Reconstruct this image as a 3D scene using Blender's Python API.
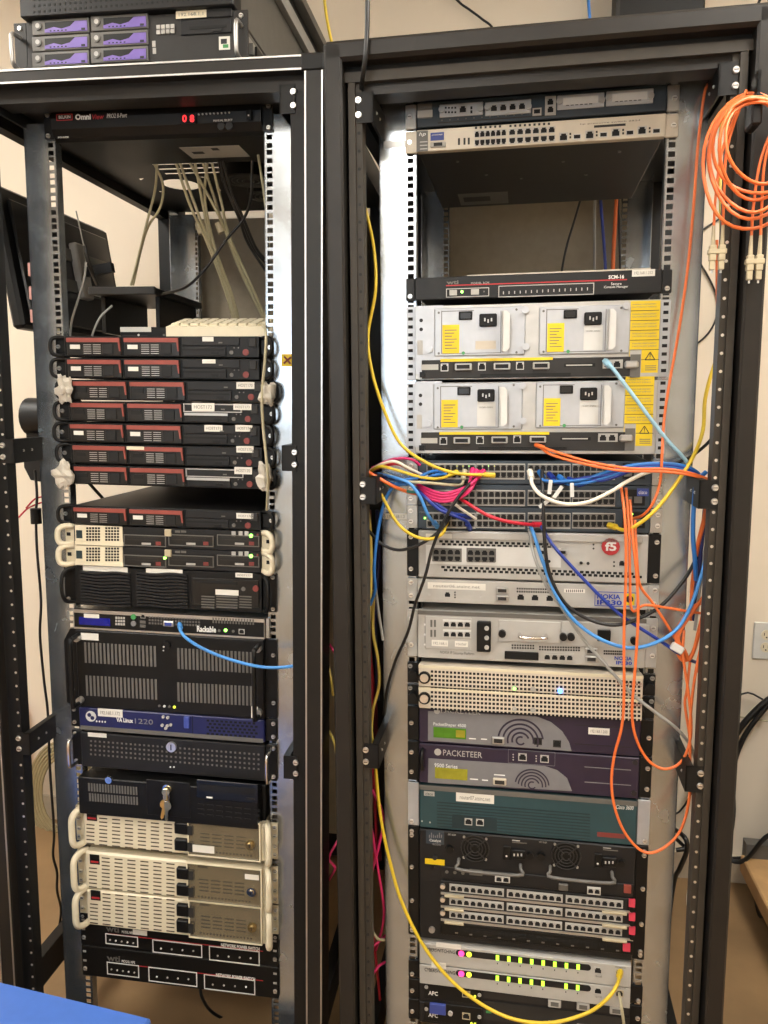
import bpy, math, random
from mathutils import Matrix, Vector
for o in list(bpy.data.objects): bpy.data.objects.remove(o)
SC = bpy.context.scene; COL = SC.collection
random.seed(7)
# ---------------------------------------------------------------- camera
FPX = 785.48; PITCH = .1386; ROLL = .0023; YAW = .160; CAMH = 1.55
CAM = Vector((.7414, -1.582, CAMH))
_fw = Vector((0, math.cos(PITCH), -math.sin(PITCH))); _rt = Vector((1, 0, 0)); _up = _rt.cross(_fw)
_r2 = math.cos(ROLL)*_rt + math.sin(ROLL)*_up; _u2 = math.cos(ROLL)*_up - math.sin(ROLL)*_rt
_W = Matrix.Rotation(YAW, 3, 'Z')
FW, RT, UP = _W @ _fw, _W @ _r2, _W @ _u2
cd = bpy.data.cameras.new('camera'); cam = bpy.data.objects.new('camera', cd); COL.objects.link(cam)
cd.sensor_fit = 'VERTICAL'; cd.sensor_height = 32; cd.lens = FPX/1024*32; cd.clip_start = .02
cam.matrix_world = Matrix(((RT.x, UP.x, -FW.x, CAM.x), (RT.y, UP.y, -FW.y, CAM.y), (RT.z, UP.z, -FW.z, CAM.z), (0, 0, 0, 1)))
SC.camera = cam
SC.view_settings.view_transform = 'Standard'; SC.view_settings.look = 'None'
SC.view_settings.exposure = 0.1; SC.view_settings.gamma = 1.0; SC.view_settings.use_curve_mapping = False
w = bpy.data.worlds.new('world'); SC.world = w; w.use_nodes = True
w.node_tree.nodes['Background'].inputs[0].default_value = (.8, .85, 1, 1); w.node_tree.nodes['Background'].inputs[1].default_value = .3
LAMP_E = 25.0; WIN_E = 5.8
# ---------------------------------------------------------------- materials
MATS = {}
def mat(key, col, rough=.5, metal=0., var=.06, scale=40., bump=.02, emit=0., trans=0., alpha=1., spec=.5, kind='noise', coat=0.):
    if key in MATS: return MATS[key]
    m = bpy.data.materials.new(key); m.use_nodes = True; nt = m.node_tree; b = nt.nodes['Principled BSDF']
    L = nt.links.new; N = nt.nodes.new
    b.inputs['Roughness'].default_value = rough; b.inputs['Metallic'].default_value = metal
    b.inputs['Specular IOR Level'].default_value = spec
    if coat: b.inputs['Coat Weight'].default_value = coat
    tc = N('ShaderNodeTexCoord')
    if kind == 'zinc':
        v = N('ShaderNodeTexVoronoi'); v.inputs['Scale'].default_value = 38; v.inputs['Randomness'].default_value = 1
        n = N('ShaderNodeTexNoise'); n.inputs['Scale'].default_value = 9; n.inputs['Detail'].default_value = 6
        L(tc.outputs['Object'], n.inputs['Vector'])
        mv = N('ShaderNodeVectorMath'); mv.operation = 'MULTIPLY_ADD'; L(n.outputs['Color'], mv.inputs[0]); mv.inputs[1].default_value = (.015, .015, .015)
        L(tc.outputs['Object'], mv.inputs[2]); L(mv.outputs[0], v.inputs['Vector'])
        mix = N('ShaderNodeMath'); mix.operation = 'MULTIPLY_ADD'; L(v.outputs['Color'], mix.inputs[0]); mix.inputs[1].default_value = .34; L(n.outputs['Fac'], mix.inputs[2])
        r = N('ShaderNodeValToRGB'); r.color_ramp.elements[0].position = .3; r.color_ramp.elements[1].position = .9
        r.color_ramp.elements[0].color = tuple(c*.84 for c in col)+(1,); r.color_ramp.elements[1].color = tuple(min(1, c*1.08) for c in col)+(1,)
        L(mix.outputs[0], r.inputs[0]); L(r.outputs[0], b.inputs['Base Color'])
        rr = N('ShaderNodeMapRange'); L(mix.outputs[0], rr.inputs[0]); rr.inputs[1].default_value = .3; rr.inputs[2].default_value = 1.1; rr.inputs[3].default_value = rough-.04; rr.inputs[4].default_value = rough+.1
        L(rr.outputs[0], b.inputs['Roughness'])
    else:
        n = N('ShaderNodeTexNoise'); n.inputs['Scale'].default_value = scale; n.inputs['Detail'].default_value = 5
        L(tc.outputs['Object'], n.inputs['Vector'])
        r = N('ShaderNodeValToRGB'); r.color_ramp.elements[0].position = .3; r.color_ramp.elements[1].position = .7
        r.color_ramp.elements[0].color = tuple(c*(1-var) for c in col)+(1,); r.color_ramp.elements[1].color = tuple(min(1, c*(1+var)) for c in col)+(1,)
        L(n.outputs['Fac'], r.inputs[0]); L(r.outputs[0], b.inputs['Base Color'])
        if bump:
            bp = N('ShaderNodeBump'); bp.inputs['Strength'].default_value = bump; bp.inputs['Distance'].default_value = .002
            L(n.outputs['Fac'], bp.inputs['Height']); L(bp.outputs[0], b.inputs['Normal'])
    if emit:
        b.inputs['Emission Color'].default_value = tuple(col)+(1,); b.inputs['Emission Strength'].default_value = emit
    if trans: b.inputs['Transmission Weight'].default_value = trans
    if alpha < 1: b.inputs['Alpha'].default_value = alpha
    MATS[key] = m; return m
def S(r, g, b):   # sRGB 0-255 to linear
    f = lambda c: (c/255/12.92) if c <= 10 else ((c/255+.055)/1.055)**2.4
    return (f(r), f(g), f(b))
PAL = dict(
 zinc=dict(col=(.47, .515, .56), rough=.21, metal=.9, kind='zinc'),
 frame=dict(col=S(33, 30, 27), spec=.3, rough=.42, metal=.0, var=.1, scale=25),
 frame_dark=dict(col=S(17, 16, 15), spec=.3, rough=.5, var=.12, scale=25),
 frame_lip=dict(col=S(54, 49, 42), spec=.3, rough=.5, metal=.0, var=.08),
 silver=dict(col=(.55, .54, .52), rough=.4, metal=1., var=.04),
 chrome=dict(col=(.8, .79, .77), rough=.15, metal=1., var=.03),
 screw=dict(col=(.82, .81, .79), rough=.28, metal=.9, var=.03),
 black=dict(col=S(14, 14, 14), spec=.3, rough=.45, var=.12),
 blackg=dict(col=S(15, 16, 17), rough=.28, var=.1),
 hole=dict(col=S(7, 7, 7), rough=.8, var=0, bump=0),
 charcoal=dict(col=S(29, 29, 30), spec=.3, rough=.45, var=.1),
 dgrey=dict(col=S(44, 43, 42), spec=.3, rough=.5, var=.08),
 mgrey=dict(col=S(96, 94, 90), rough=.45, var=.06),
 lgrey=dict(col=S(172, 170, 165), rough=.45, var=.05),
 steel=dict(col=(.46, .455, .44), rough=.4, metal=.75, var=.06),
 psu=dict(col=S(178, 181, 186), rough=.38, metal=.35, var=.05),
 cream=dict(col=S(216, 206, 180), rough=.42, var=.04),
 creamd=dict(col=S(176, 164, 136), rough=.45, var=.06),
 white=dict(col=S(204, 204, 201), rough=.5, var=.03),
 label=dict(col=S(218, 215, 206), rough=.6, var=.03),
 ink=dict(col=S(40, 40, 46), rough=.7, var=0, bump=0),
 grey_ink=dict(col=S(130, 128, 122), rough=.7, var=0, bump=0),
 white_ink=dict(col=S(225, 225, 222), rough=.6, var=0, bump=0),
 red_ink=dict(col=S(170, 40, 45), rough=.6, var=0, bump=0),
 redtrim=dict(col=S(140, 66, 56), rough=.45, var=.08),
 redbtn=dict(col=S(120, 50, 46), rough=.5, var=.05),
 beige=dict(col=S(190, 180, 163), rough=.4, metal=.15, var=.05),
 navy=dict(col=S(20, 27, 78), rough=.42, var=.1),
 bluegrey=dict(col=S(42, 54, 65), rough=.42, var=.06),
 teal=dict(col=S(36, 66, 72), rough=.45, var=.06),
 teald=dict(col=S(22, 44, 50), rough=.5, var=.05),
 purple=dict(col=S(38, 29, 50), rough=.42, var=.08),
 pgrey=dict(col=S(116, 116, 119), rough=.45, var=.05),
 violet=dict(col=S(112, 90, 168), rough=.4, var=.08),
 yellowl=dict(col=S(222, 192, 24), rough=.5, var=.04),
 bluel=dict(col=S(58, 74, 150), rough=.5, var=.04),
 nokiab=dict(col=S(34, 60, 160), rough=.5, var=.02),
 lcd_g=dict(col=S(72, 120, 30), rough=.2, var=.15, scale=60, emit=.05),
 lcd_y=dict(col=S(140, 136, 40), rough=.2, var=.15, scale=60, emit=.05),
 lcd_b=dict(col=S(16, 24, 120), rough=.2, var=.2, scale=60, emit=.1),
 led_g=dict(col=(.3, 1., .12), rough=.3, emit=4., var=0, bump=0),
 led_y=dict(col=(.75, .85, .06), rough=.3, emit=1.2, var=0, bump=0),
 led_r=dict(col=(1., .05, .06), rough=.3, emit=.9, var=0, bump=0),
 led_p=dict(col=(1., .06, .3), rough=.3, emit=1.6, var=0, bump=0),
 led_b=dict(col=(.05, .2, 1.), rough=.3, emit=8., var=0, bump=0),
 gold=dict(col=(.72, .58, .3), rough=.28, metal=1., var=.06),
 tint=dict(col=S(120, 108, 86), rough=.12, alpha=.42, var=.05),
 green=dict(col=S(60, 140, 80), rough=.5, var=.05),
 plastic_wrap=dict(col=S(205, 198, 184), rough=.28, alpha=.82, var=.12, scale=30, bump=.3),
 wood=dict(col=S(196, 156, 108), rough=.6, var=.15, scale=14),
)
def M(k): return mat(k, **PAL[k])
def CM(key, rgb, rough=.4): return mat('cable_'+key, S(*rgb), rough=rough, var=.06, scale=60, bump=.01)
# ---------------------------------------------------------------- rack frames of reference (measured from the place)
def rackmat(p, yaw, lean):
    R = (_W @ Matrix.Rotation(yaw, 3, 'Z') @ Matrix.Rotation(lean, 3, 'Y')); o = _W @ Vector(p) + Vector((CAM.x, CAM.y, 0)) + Vector((0, 0, CAMH))
    base = o + R @ Vector((0, 0, -(p[2]+CAMH)))
    m = R.to_4x4(); m.translation = base; return m
RM = {'L': rackmat((-.4628, 1.6774, .1772), -.144, .0100), 'R': rackmat((.2775, 1.5034, .4449), -.175, -.0099), 'W': Matrix.Identity(4)}
RI = {k: m.inverted() for k, m in RM.items()}
def loc(s, x, y, Y=0.):     # the point of the frame s at depth Y that a surveyed sight line passes through
    d = RI[s].to_3x3() @ (FW + RT*((x-384)/FPX) + UP*((512-y)/FPX)); c = RI[s] @ CAM
    return c + d*((Y-c.y)/d.y)
DZ = .10
# ---------------------------------------------------------------- mesh helpers
class MB:
    def __init__(s): s.v = []; s.f = []; s.m = []; s.sm = []
    def add(s, v, f, m=0, smooth=False):
        b = len(s.v); s.v += [tuple(p) for p in v]; s.f += [tuple(i+b for i in q) for q in f]; s.m += [m]*len(f); s.sm += [smooth]*len(f)
    def box(s, x0, x1, y0, y1, z0, z1, m=0):
        s.add([(x0,y0,z0),(x1,y0,z0),(x1,y1,z0),(x0,y1,z0),(x0,y0,z1),(x1,y0,z1),(x1,y1,z1),(x0,y1,z1)],
              [(0,3,2,1),(4,5,6,7),(0,1,5,4),(1,2,6,5),(2,3,7,6),(3,0,4,7)], m)
    def cbox(s, x0, x1, y0, y1, z0, z1, c, m=0):   # chamfered box
        X = (x0, x1); Y = (y0, y1); Z = (z0, z1); v = []; idx = {}
        for i in (0, 1):
            for j in (0, 1):
                for k in (0, 1):
                    a, b, d = (c, -c)[i], (c, -c)[j], (c, -c)[k]
                    for q, p in enumerate(((X[i], Y[j]+b, Z[k]+d), (X[i]+a, Y[j], Z[k]+d), (X[i]+a, Y[j]+b, Z[k]))):
                        idx[(i, j, k, q)] = len(v); v.append(p)
        g = lambda *t: idx[t]; f = []
        for i in (0, 1):
            f.append([g(i,0,0,0), g(i,0,1,0), g(i,1,1,0), g(i,1,0,0)][::1 if i == 0 else -1])
            f.append([g(0,i,0,1), g(1,i,0,1), g(1,i,1,1), g(0,i,1,1)][::1 if i == 0 else -1])
            f.append([g(0,0,i,2), g(0,1,i,2), g(1,1,i,2), g(1,0,i,2)][::1 if i == 0 else -1])
        for a in (0, 1):
            for b in (0, 1):
                q = [g(a,b,0,0), g(a,b,0,1), g(a,b,1,1), g(a,b,1,0)]; f.append(q if a == b else q[::-1])
                q = [g(a,0,b,2), g(a,0,b,0), g(a,1,b,0), g(a,1,b,2)]; f.append(q if a == b else q[::-1])
                q = [g(0,a,b,1), g(0,a,b,2), g(1,a,b,2), g(1,a,b,1)]; f.append(q if a == b else q[::-1])
        for i in (0, 1):
            for j in (0, 1):
                for k in (0, 1):
                    q = [g(i,j,k,0), g(i,j,k,1), g(i,j,k,2)]; f.append(q if (i+j+k) % 2 == 0 else q[::-1])
        s.add(v, f, m)
    def cyl(s, c, r, h, axis='y', n=14, m=0, r2=None, smooth=True):
        r2 = r if r2 is None else r2; v = []
        for t, rr in ((0, r), (h, r2)):
            for i in range(n):
                a = 2*math.pi*i/n; p, q = rr*math.cos(a), rr*math.sin(a)
                v.append({'y': (c[0]+p, c[1]+t, c[2]+q), 'z': (c[0]+p, c[1]+q, c[2]+t), 'x': (c[0]+t, c[1]+p, c[2]+q)}[axis])
        s.add(v, [(i, (i+1) % n, n+(i+1) % n, n+i) for i in range(n)], m, smooth)
        s.add(v[:n], [tuple(range(n))[::-1]], m); s.add(v[n:], [tuple(range(n))], m)
    def tube(s, P, r, n=8, m=0, close=False):
        P = [Vector(p) for p in P]; k = len(P); rings = []; up = None
        for i in range(k):
            if close: t = (P[(i+1) % k]-P[i-1])
            else: t = P[min(i+1, k-1)]-P[max(i-1, 0)]
            if t.length < 1e-9: t = Vector((0, 0, 1))
            t.normalize()
            if up is None: up = Vector((0, 0, 1)) if abs(t.z) < .9 else Vector((1, 0, 0))
            a = t.cross(up)
            if a.length < 1e-6: a = t.cross(Vector((1, 0, 0)))
            a.normalize(); up = a.cross(t).normalized()
            rings.append([P[i]+(a*math.cos(2*math.pi*j/n)+up*math.sin(2*math.pi*j/n))*r for j in range(n)])
        v = [p for q in rings for p in q]; f = []
        for i in range(k if close else k-1):
            i2 = (i+1) % k
            for j in range(n): f.append((i*n+j, i*n+(j+1) % n, i2*n+(j+1) % n, i2*n+j))
        s.add(v, f, m, True)
        if not close: s.add(rings[0], [tuple(range(n))[::-1]], m); s.add(rings[-1], [tuple(range(n))], m)
    def prism(s, poly, y0, y1, m=0):       # polygon in x,z extruded along y
        n = len(poly); s.add([(x, y0, z) for x, z in poly]+[(x, y1, z) for x, z in poly],
            [tuple(range(n)), tuple(range(2*n-1, n-1, -1))]+[(i, n+i, n+(i+1) % n, (i+1) % n) for i in range(n)], m)
    def prismx(s, poly, x0, x1, m=0):      # polygon in y,z extruded along x
        n = len(poly); s.add([(x0, y, z) for y, z in poly]+[(x1, y, z) for y, z in poly],
            [tuple(range(n))[::-1], tuple(range(n, 2*n))]+[(i, (i+1) % n, n+(i+1) % n, n+i) for i in range(n)], m)
    def mesh(s, name, mats, fix=False):
        me = bpy.data.meshes.new(name); me.from_pydata(s.v, [], s.f)
        for k in mats: me.materials.append(k if not isinstance(k, str) else M(k))
        me.polygons.foreach_set('material_index', s.m); me.polygons.foreach_set('use_smooth', s.sm); me.update()
        return me
def smooth_path(P, k=6):
    P = [Vector(p) for p in P]
    if len(P) < 3: return P
    Q = [P[0]*2-P[1]]+P+[P[-1]*2-P[-2]]; out = []
    for i in range(1, len(Q)-2):
        a, b, c, d = Q[i-1:i+3]
        for j in range(k):
            t = j/k; out.append(.5*((2*b)+(c-a)*t+(2*a-5*b+4*c-d)*t*t+(3*b-a-3*c+d)*t**3))
    return out+[P[-1]]
ORG = {}
def new(name, me, parent=None, at=(0, 0, 0), kind=None, label=None):
    o = bpy.data.objects.new(name, me); COL.objects.link(o); at = Vector(at); ORG[o] = at
    if parent is not None:
        o.parent = parent; o.location = at-ORG[parent]
    if kind: o['kind'] = kind
    if label: o['label'] = label
    return o
def tag(o, label, cat, group=None):
    o['label'] = label; o['category'] = cat
    if group: o['group'] = group
    return o
def thing(name, label, cat, rack, at, group=None):
    o = new(name, None, None, at); o.empty_display_size = .05
    o.matrix_world = RM[rack] @ Matrix.Translation(at); return tag(o, label, cat, group)
CACHE = {}
def cached(key, fn):
    if key not in CACHE: CACHE[key] = fn()
    return CACHE[key]
TXT = {}
def text_mesh(t, mk, shear=0., bold=0.):
    key = (t, mk, shear, bold)
    if key in TXT: return TXT[key]
    c = bpy.data.curves.new('lettering', 'FONT'); c.body = t; c.size = 1; c.extrude = .012; c.shear = shear; c.offset = bold; c.resolution_u = 2
    o = bpy.data.objects.new('lettering', c); me = bpy.data.meshes.new_from_object(o); bpy.data.objects.remove(o); bpy.data.curves.remove(c)
    xs = [v.co.x for v in me.vertices]; ys = [v.co.y for v in me.vertices]
    b = (min(xs), max(xs), min(ys), max(ys))
    for v in me.vertices: x, y, z = v.co; v.co = (x-(b[0]+b[1])/2, -z*.02, y-(b[2]+b[3])/2)
    me.materials.clear(); me.materials.append(M(mk)); TXT[key] = (me, b[1]-b[0], b[3]-b[2]); return TXT[key]
# ---------------------------------------------------------------- a unit in a rack
class Unit:
    def __init__(s, name, label, cat, rack, z0, z1, yf=-.012, group=None, off=0.):
        s.r = rack; s.z0 = z0+DZ; s.z1 = z1+DZ; s.yf = yf; s.off = off
        s.o = thing(name, label, cat, rack, (off, 0, s.z0), group)
    def P(s, x, y, Y=None):
        p = loc(s.r, x, y, s.yf if Y is None else Y); return p.x, p.z
    def part(s, name, mb, mats, at=None, parent=None, kind=None, label=None):
        return new(name, mb.mesh(name, mats if isinstance(mats, (list, tuple)) else [mats]), parent or s.o, at if at is not None else ORG[s.o], kind, label)
    def box(s, name, u0, u1, z0, z1, y0, y1, mk, parent=None, c=0., label=None, kind=None):
        w, d, h = round(abs(u1-u0), 4), round(abs(y1-y0), 4), round(abs(z1-z0), 4)
        def mk_():
            b = MB()
            if c: b.cbox(-w/2, w/2, -d/2, d/2, -h/2, h/2, c)
            else: b.box(-w/2, w/2, -d/2, d/2, -h/2, h/2)
            return b.mesh(name, [mk])
        me = cached(('box', w, d, h, mk, c), mk_)
        return new(name, me, parent or s.o, ((u0+u1)/2, (y0+y1)/2, (z0+z1)/2), kind, label)
    def rect(s, x0, y0, x1, y1, Y=None):
        xm, ym = (x0+x1)/2, (y0+y1)/2; c = s.P(xm, ym, Y); hw = (s.P(x1, ym, Y)[0]-s.P(x0, ym, Y)[0])/2; hh = (s.P(xm, y0, Y)[1]-s.P(xm, y1, Y)[1])/2
        return c[0]-hw, c[0]+hw, c[1]-hh, c[1]+hh
    def pb(s, name, x0, y0, x1, y1, mk, out=.001, parent=None, c=0., label=None, lift=0.):
        u0, u1, z0, z1 = s.rect(x0, y0, x1, y1)
        return s.box(name, u0, u1, z0, z1, s.yf-lift-out, s.yf-lift+.0005, mk, parent, c, label)
    def disc(s, name, u, z, r, out, mk, parent=None, lift=0., n=14, r2=None, label=None):
        def mk_():
            b = MB(); b.cyl((0, 0, 0), r, -out, 'y', n, 0, r2)
            for i, f in enumerate(b.f): b.f[i] = f[::-1]
            return b.mesh(name, [mk])
        me = cached(('disc', round(r, 5), round(out, 5), mk, n, r2), mk_)
        return new(name, me, parent or s.o, (u, s.yf-lift, z), None, label)
    def pd(s, name, x, y, r, mk, out=.003, parent=None, lift=0., r2=None, label=None):
        u, z = s.P(x, y); return s.disc(name, u, z, r, out, mk, parent, lift, r2=r2, label=label)
    def frame(s, name, u0, u1, z0, z1, t, out, mk, parent=None, lift=0.):
        b = MB(); y0, y1 = -out, .0005; w, h = (u1-u0)/2, (z1-z0)/2
        b.box(-w, w, y0, y1, h-t, h); b.box(-w, w, y0, y1, -h, -h+t); b.box(-w, -w+t, y0, y1, -h+t, h-t); b.box(w-t, w, y0, y1, -h+t, h-t)
        return s.part(name, b, mk, ((u0+u1)/2, s.yf-lift, (z0+z1)/2), parent)
    def pframe(s, name, x0, y0, x1, y1, t, mk, out=.0008, parent=None, lift=0.):
        return s.frame(name, *s.rect(x0, y0, x1, y1), t, out, mk, parent, lift)
    def text(s, t, x0, y0, x1, y1, mk='ink', lift=.0004, parent=None, shear=0., bold=0., label=None):
        me, w, h = text_mesh(t, mk, shear, bold); u0, u1, z0, z1 = s.rect(x0, y0, x1, y1)
        o = new('lettering', me, parent or s.o, ((u0+u1)/2, s.yf-lift, (z0+z1)/2), None, label); o.scale = ((u1-u0)/w, 1, (z1-z0)/h); return o
    def sticker(s, x0, y0, x1, y1, t=None, mk='label', ink='grey_ink', parent=None, lift=0.):
        o = s.pb('sticker', x0, y0, x1, y1, mk, .0006, parent, lift=lift)
        if t: s.text(t, x0+(x1-x0)*.1, y0+(y1-y0)*.28, x1-(x1-x0)*.1, y1-(y1-y0)*.28, ink, .0009+lift, o)
        return o
    def line(s, p0, p1, n):     # n points between two surveyed points of the front
        a, b = s.P(*p0), s.P(*p1)
        return [(a[0]+(b[0]-a[0])*i/max(1, n-1), a[1]+(b[1]-a[1])*i/max(1, n-1)) for i in range(n)]
    def port(s, u, z, w=.0115, h=.0095, flip=False, rim='steel', parent=None, name='port', lift=0.):
        def mk_():
            b = MB(); W, H = w/2, h/2; t = w*.1
            b.box(-W, W, -.0012, .0005, H-t, H, 0); b.box(-W, W, -.0012, .0005, -H, -H+t, 0); b.box(-W, -W+t, -.0012, .0005, -H+t, H-t, 0); b.box(W-t, W, -.0012, .0005, -H+t, H-t, 0)
            b.box(-W+t, W-t, -.0004, .0004, -H+t, H-t, 1)
            s_ = 1 if not flip else -1      # shoulders beside the latch notch
            for q in (-1, 1): b.box(min(q*W*.55, q*(W-t)), max(q*W*.55, q*(W-t)), -.001, .0004, min(s_*(H-t), s_*H*.35), max(s_*(H-t), s_*H*.35), 0)
            return b.mesh(name, [rim, 'hole'])
        return new(name, cached(('port', w, h, flip, rim), mk_), parent or s.o, (u, s.yf-lift, z))
    def holes(s, name, pts, w, h, mk='hole', out=.0004, parent=None):
        b = MB(); c = pts[0]
        for u, z in pts: b.box(u-c[0]-w/2, u-c[0]+w/2, -out, .0005, z-c[1]-h/2, z-c[1]+h/2)
        return s.part(name, b, mk, (c[0], s.yf, c[1]), parent, 'stuff')
    def slots(s, name, pts, w, h, mk='hole', out=.0005, parent=None):
        for u, z in pts: s.box(name, u-w/2, u+w/2, z-h/2, z+h/2, s.yf-out, s.yf+.0005, mk, parent)
    def chassis(s, depth, mk='charcoal', w=.217, top=.001, bot=.001, ufix=0.):
        return s.box('chassis', s.off+ufix-w, s.off+ufix+w, s.z0+bot, s.z1-top, .002, depth, mk, c=.0015)
    def panel(s, w, mk, name='front_panel', c=.0015, y1=.004, top=.0006, bot=.0006, dx=0.):
        return s.box(name, s.off+dx-w, s.off+dx+w, s.z0+bot, s.z1-top, s.yf, y1, mk, c=c)
    def ears(s, mk, w=.2413, inner=.219, th=.003, n=2, screw='screw', rows=None):
        for q in (-1, 1):
            u0, u1 = sorted((s.off+q*inner, s.off+q*w))
            e = s.box('ear', u0, u1, s.z0+.0008, s.z1-.0008, -.0035-th, -.0015, mk, c=.0008)
            H = s.z1-s.z0
            for f in (rows or ((.5,) if H < .05 else (.16, .84))):
                b = cached(('screw', screw), lambda: _screw(screw)); new('screw', b, e, (s.off+q*.2335, -.0035-th, s.z0+H*f))
def _screw(mk, r=.0048):
    b = MB(); b.cyl((0, -.003, 0), r*.8, .003, 'y', 12, 0, r); b.box(-r*.6, r*.6, -.0032, -.0029, -r*.12, r*.12, 1); return b.mesh('screw', [mk, 'dgrey'])
PAL['redtab'] = dict(col=S(205, 62, 84), rough=.45, var=.05)
PAL['led_yg'] = dict(col=(.45, .95, .05), rough=.3, emit=1.5, var=0, bump=0)
PAL['slotbrown'] = dict(col=S(66, 54, 40), rough=.7, var=.05)
PAL['ivory'] = dict(col=S(206, 195, 178), rough=.42, var=.04)
# ================================================================ the room
WY = .955
def struct(name, mb, mats, kind='structure'):
    o = new(name, mb.mesh(name, mats), None); o['kind'] = kind; return o
wallm = mat('wall_paint', S(224, 212, 194), rough=.7, var=.025, scale=6, bump=.03)
ceilm = mat('ceiling_paint', S(236, 232, 222), rough=.8, var=.02, scale=30)
floorm = mat('floor_sheet', S(142, 114, 80), rough=.55, var=.2, scale=5, bump=.05)
b = MB(); b.box(-2.7, 2.7, -3.6, WY+.1, -.1, 0); struct('floor', b, [floorm])
b = MB(); b.box(-2.7, 2.7, -3.6, WY+.1, 3.0, 3.1); struct('ceiling', b, [ceilm])
b = MB(); b.box(-2.7, 2.7, WY, WY+.1, 0, 3.0); struct('wall_back', b, [wallm])
b = MB(); b.box(-2.7, -2.6, -3.6, WY, 0, 3.0); struct('wall_left', b, [wallm])
b = MB(); b.box(2.6, 2.7, -3.6, WY, 0, 3.0); struct('wall_right', b, [wallm])
b = MB()   # wall behind the camera with a window opening
WX0, WX1, WZ0, WZ1 = -1.15, .42, 1.48, 2.18
b.box(-2.6, WX0, -3.6, -3.5, 0, 3); b.box(WX1, 2.6, -3.6, -3.5, 0, 3); b.box(WX0, WX1, -3.6, -3.5, 0, WZ0); b.box(WX0, WX1, -3.6, -3.5, WZ1, 3)
struct('wall_front', b, [wallm])
wo = new('window_1', None); wo['kind'] = 'structure'; ORG[wo] = Vector((0, 0, 0))
b = MB(); b.box(WX0, WX1, -3.58, -3.575, WZ0, WZ1); new('pane', b.mesh('pane', [mat('daylight', (.72, .86, 1.), emit=WIN_E, var=0, bump=0)]), wo)
for x in (WX0, (WX0+WX1)/2-.02, WX1-.05):
    b = MB(); b.box(x, x+.05, -3.56, -3.49, WZ0, WZ1); new('window_frame', b.mesh('window_frame', ['white']), wo)
for z in (WZ0, WZ1-.05):
    b = MB(); b.box(WX0, WX1, -3.56, -3.49, z, z+.05); new('window_frame', b.mesh('window_frame', ['white']), wo)
b = MB(); b.box(-2.6, 2.6, WY-.012, WY, 0, .09); struct('baseboard_back', b, [mat('baseboard', S(200, 190, 172), rough=.5)])
# ceiling lamps of the room (recessed troffers)
lampm = mat('lamp_diffuser', (1., .955, .88), emit=LAMP_E, var=0, bump=0)
for i, (x, y, ln) in enumerate(((.15, -2.78, 'near the window wall'), (1.55, -.85, 'over the right rack front'), (-1.15, -.75, 'over the left rack front'))):
    t = thing('ceiling_light', 'white recessed ceiling light panel '+ln, 'light', 'W', (x, y, 2.96), 'recessed ceiling lights')
    b = MB(); b.box(-.32, .32, -.62, -.6, -.03, .04); b.box(-.32, .32, .6, .62, -.03, .04); b.box(-.32, -.3, -.6, .6, -.03, .04); b.box(.3, .32, -.6, .6, -.03, .04)
    new('housing', b.mesh('housing', ['white']), t, (x, y, 2.96))
    b = MB(); b.box(-.3, .3, -.6, .6, -.02, -.01); new('diffuser', b.mesh('diffuser', [lampm]), t, (x, y, 2.96))
# ================================================================ the two racks
def rail(q, yf, z0, z1, back=1, holes=True):     # galvanised mounting rail; q = -1 left, 1 right
    b = MB(); T = .002
    def bx(a, c, y0, y1, zz0, zz1): b.box(min(q*a, q*c), max(q*a, q*c), min(y0, y1), max(y0, y1), zz0, zz1)
    s = back
    bx(.2388, .292, yf, yf+s*T, z0, z1)                 # wide plain face
    bx(.2222, .2272, yf, yf+s*T, z0, z1)                # inner edge of the hole row
    bx(.2222, .2242, yf, yf+s*.022, z0, z1)             # inner return
    bx(.290, .292, yf, yf+s*.07, z0, z1)                # outer flange
    k = 0; z = z0; U = .04445
    prev = z0
    while True:
        c = z0+.02+(k//3)*U+(.00635, .022225, .0381)[k % 3]
        if c+.006 > z1: break
        bx(.2272, .2388, yf, yf+s*T, prev, c-.0047); prev = c+.0047; k += 1
    bx(.2272, .2388, yf, yf+s*T, prev, z1)
    return b
def dots(b, u, y, z0, z1, dz, r=.0028):
    z = z0
    while z < z1: b.cyl((u, y-.0006, z), r, .001, 'y', 8); z += dz
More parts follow.
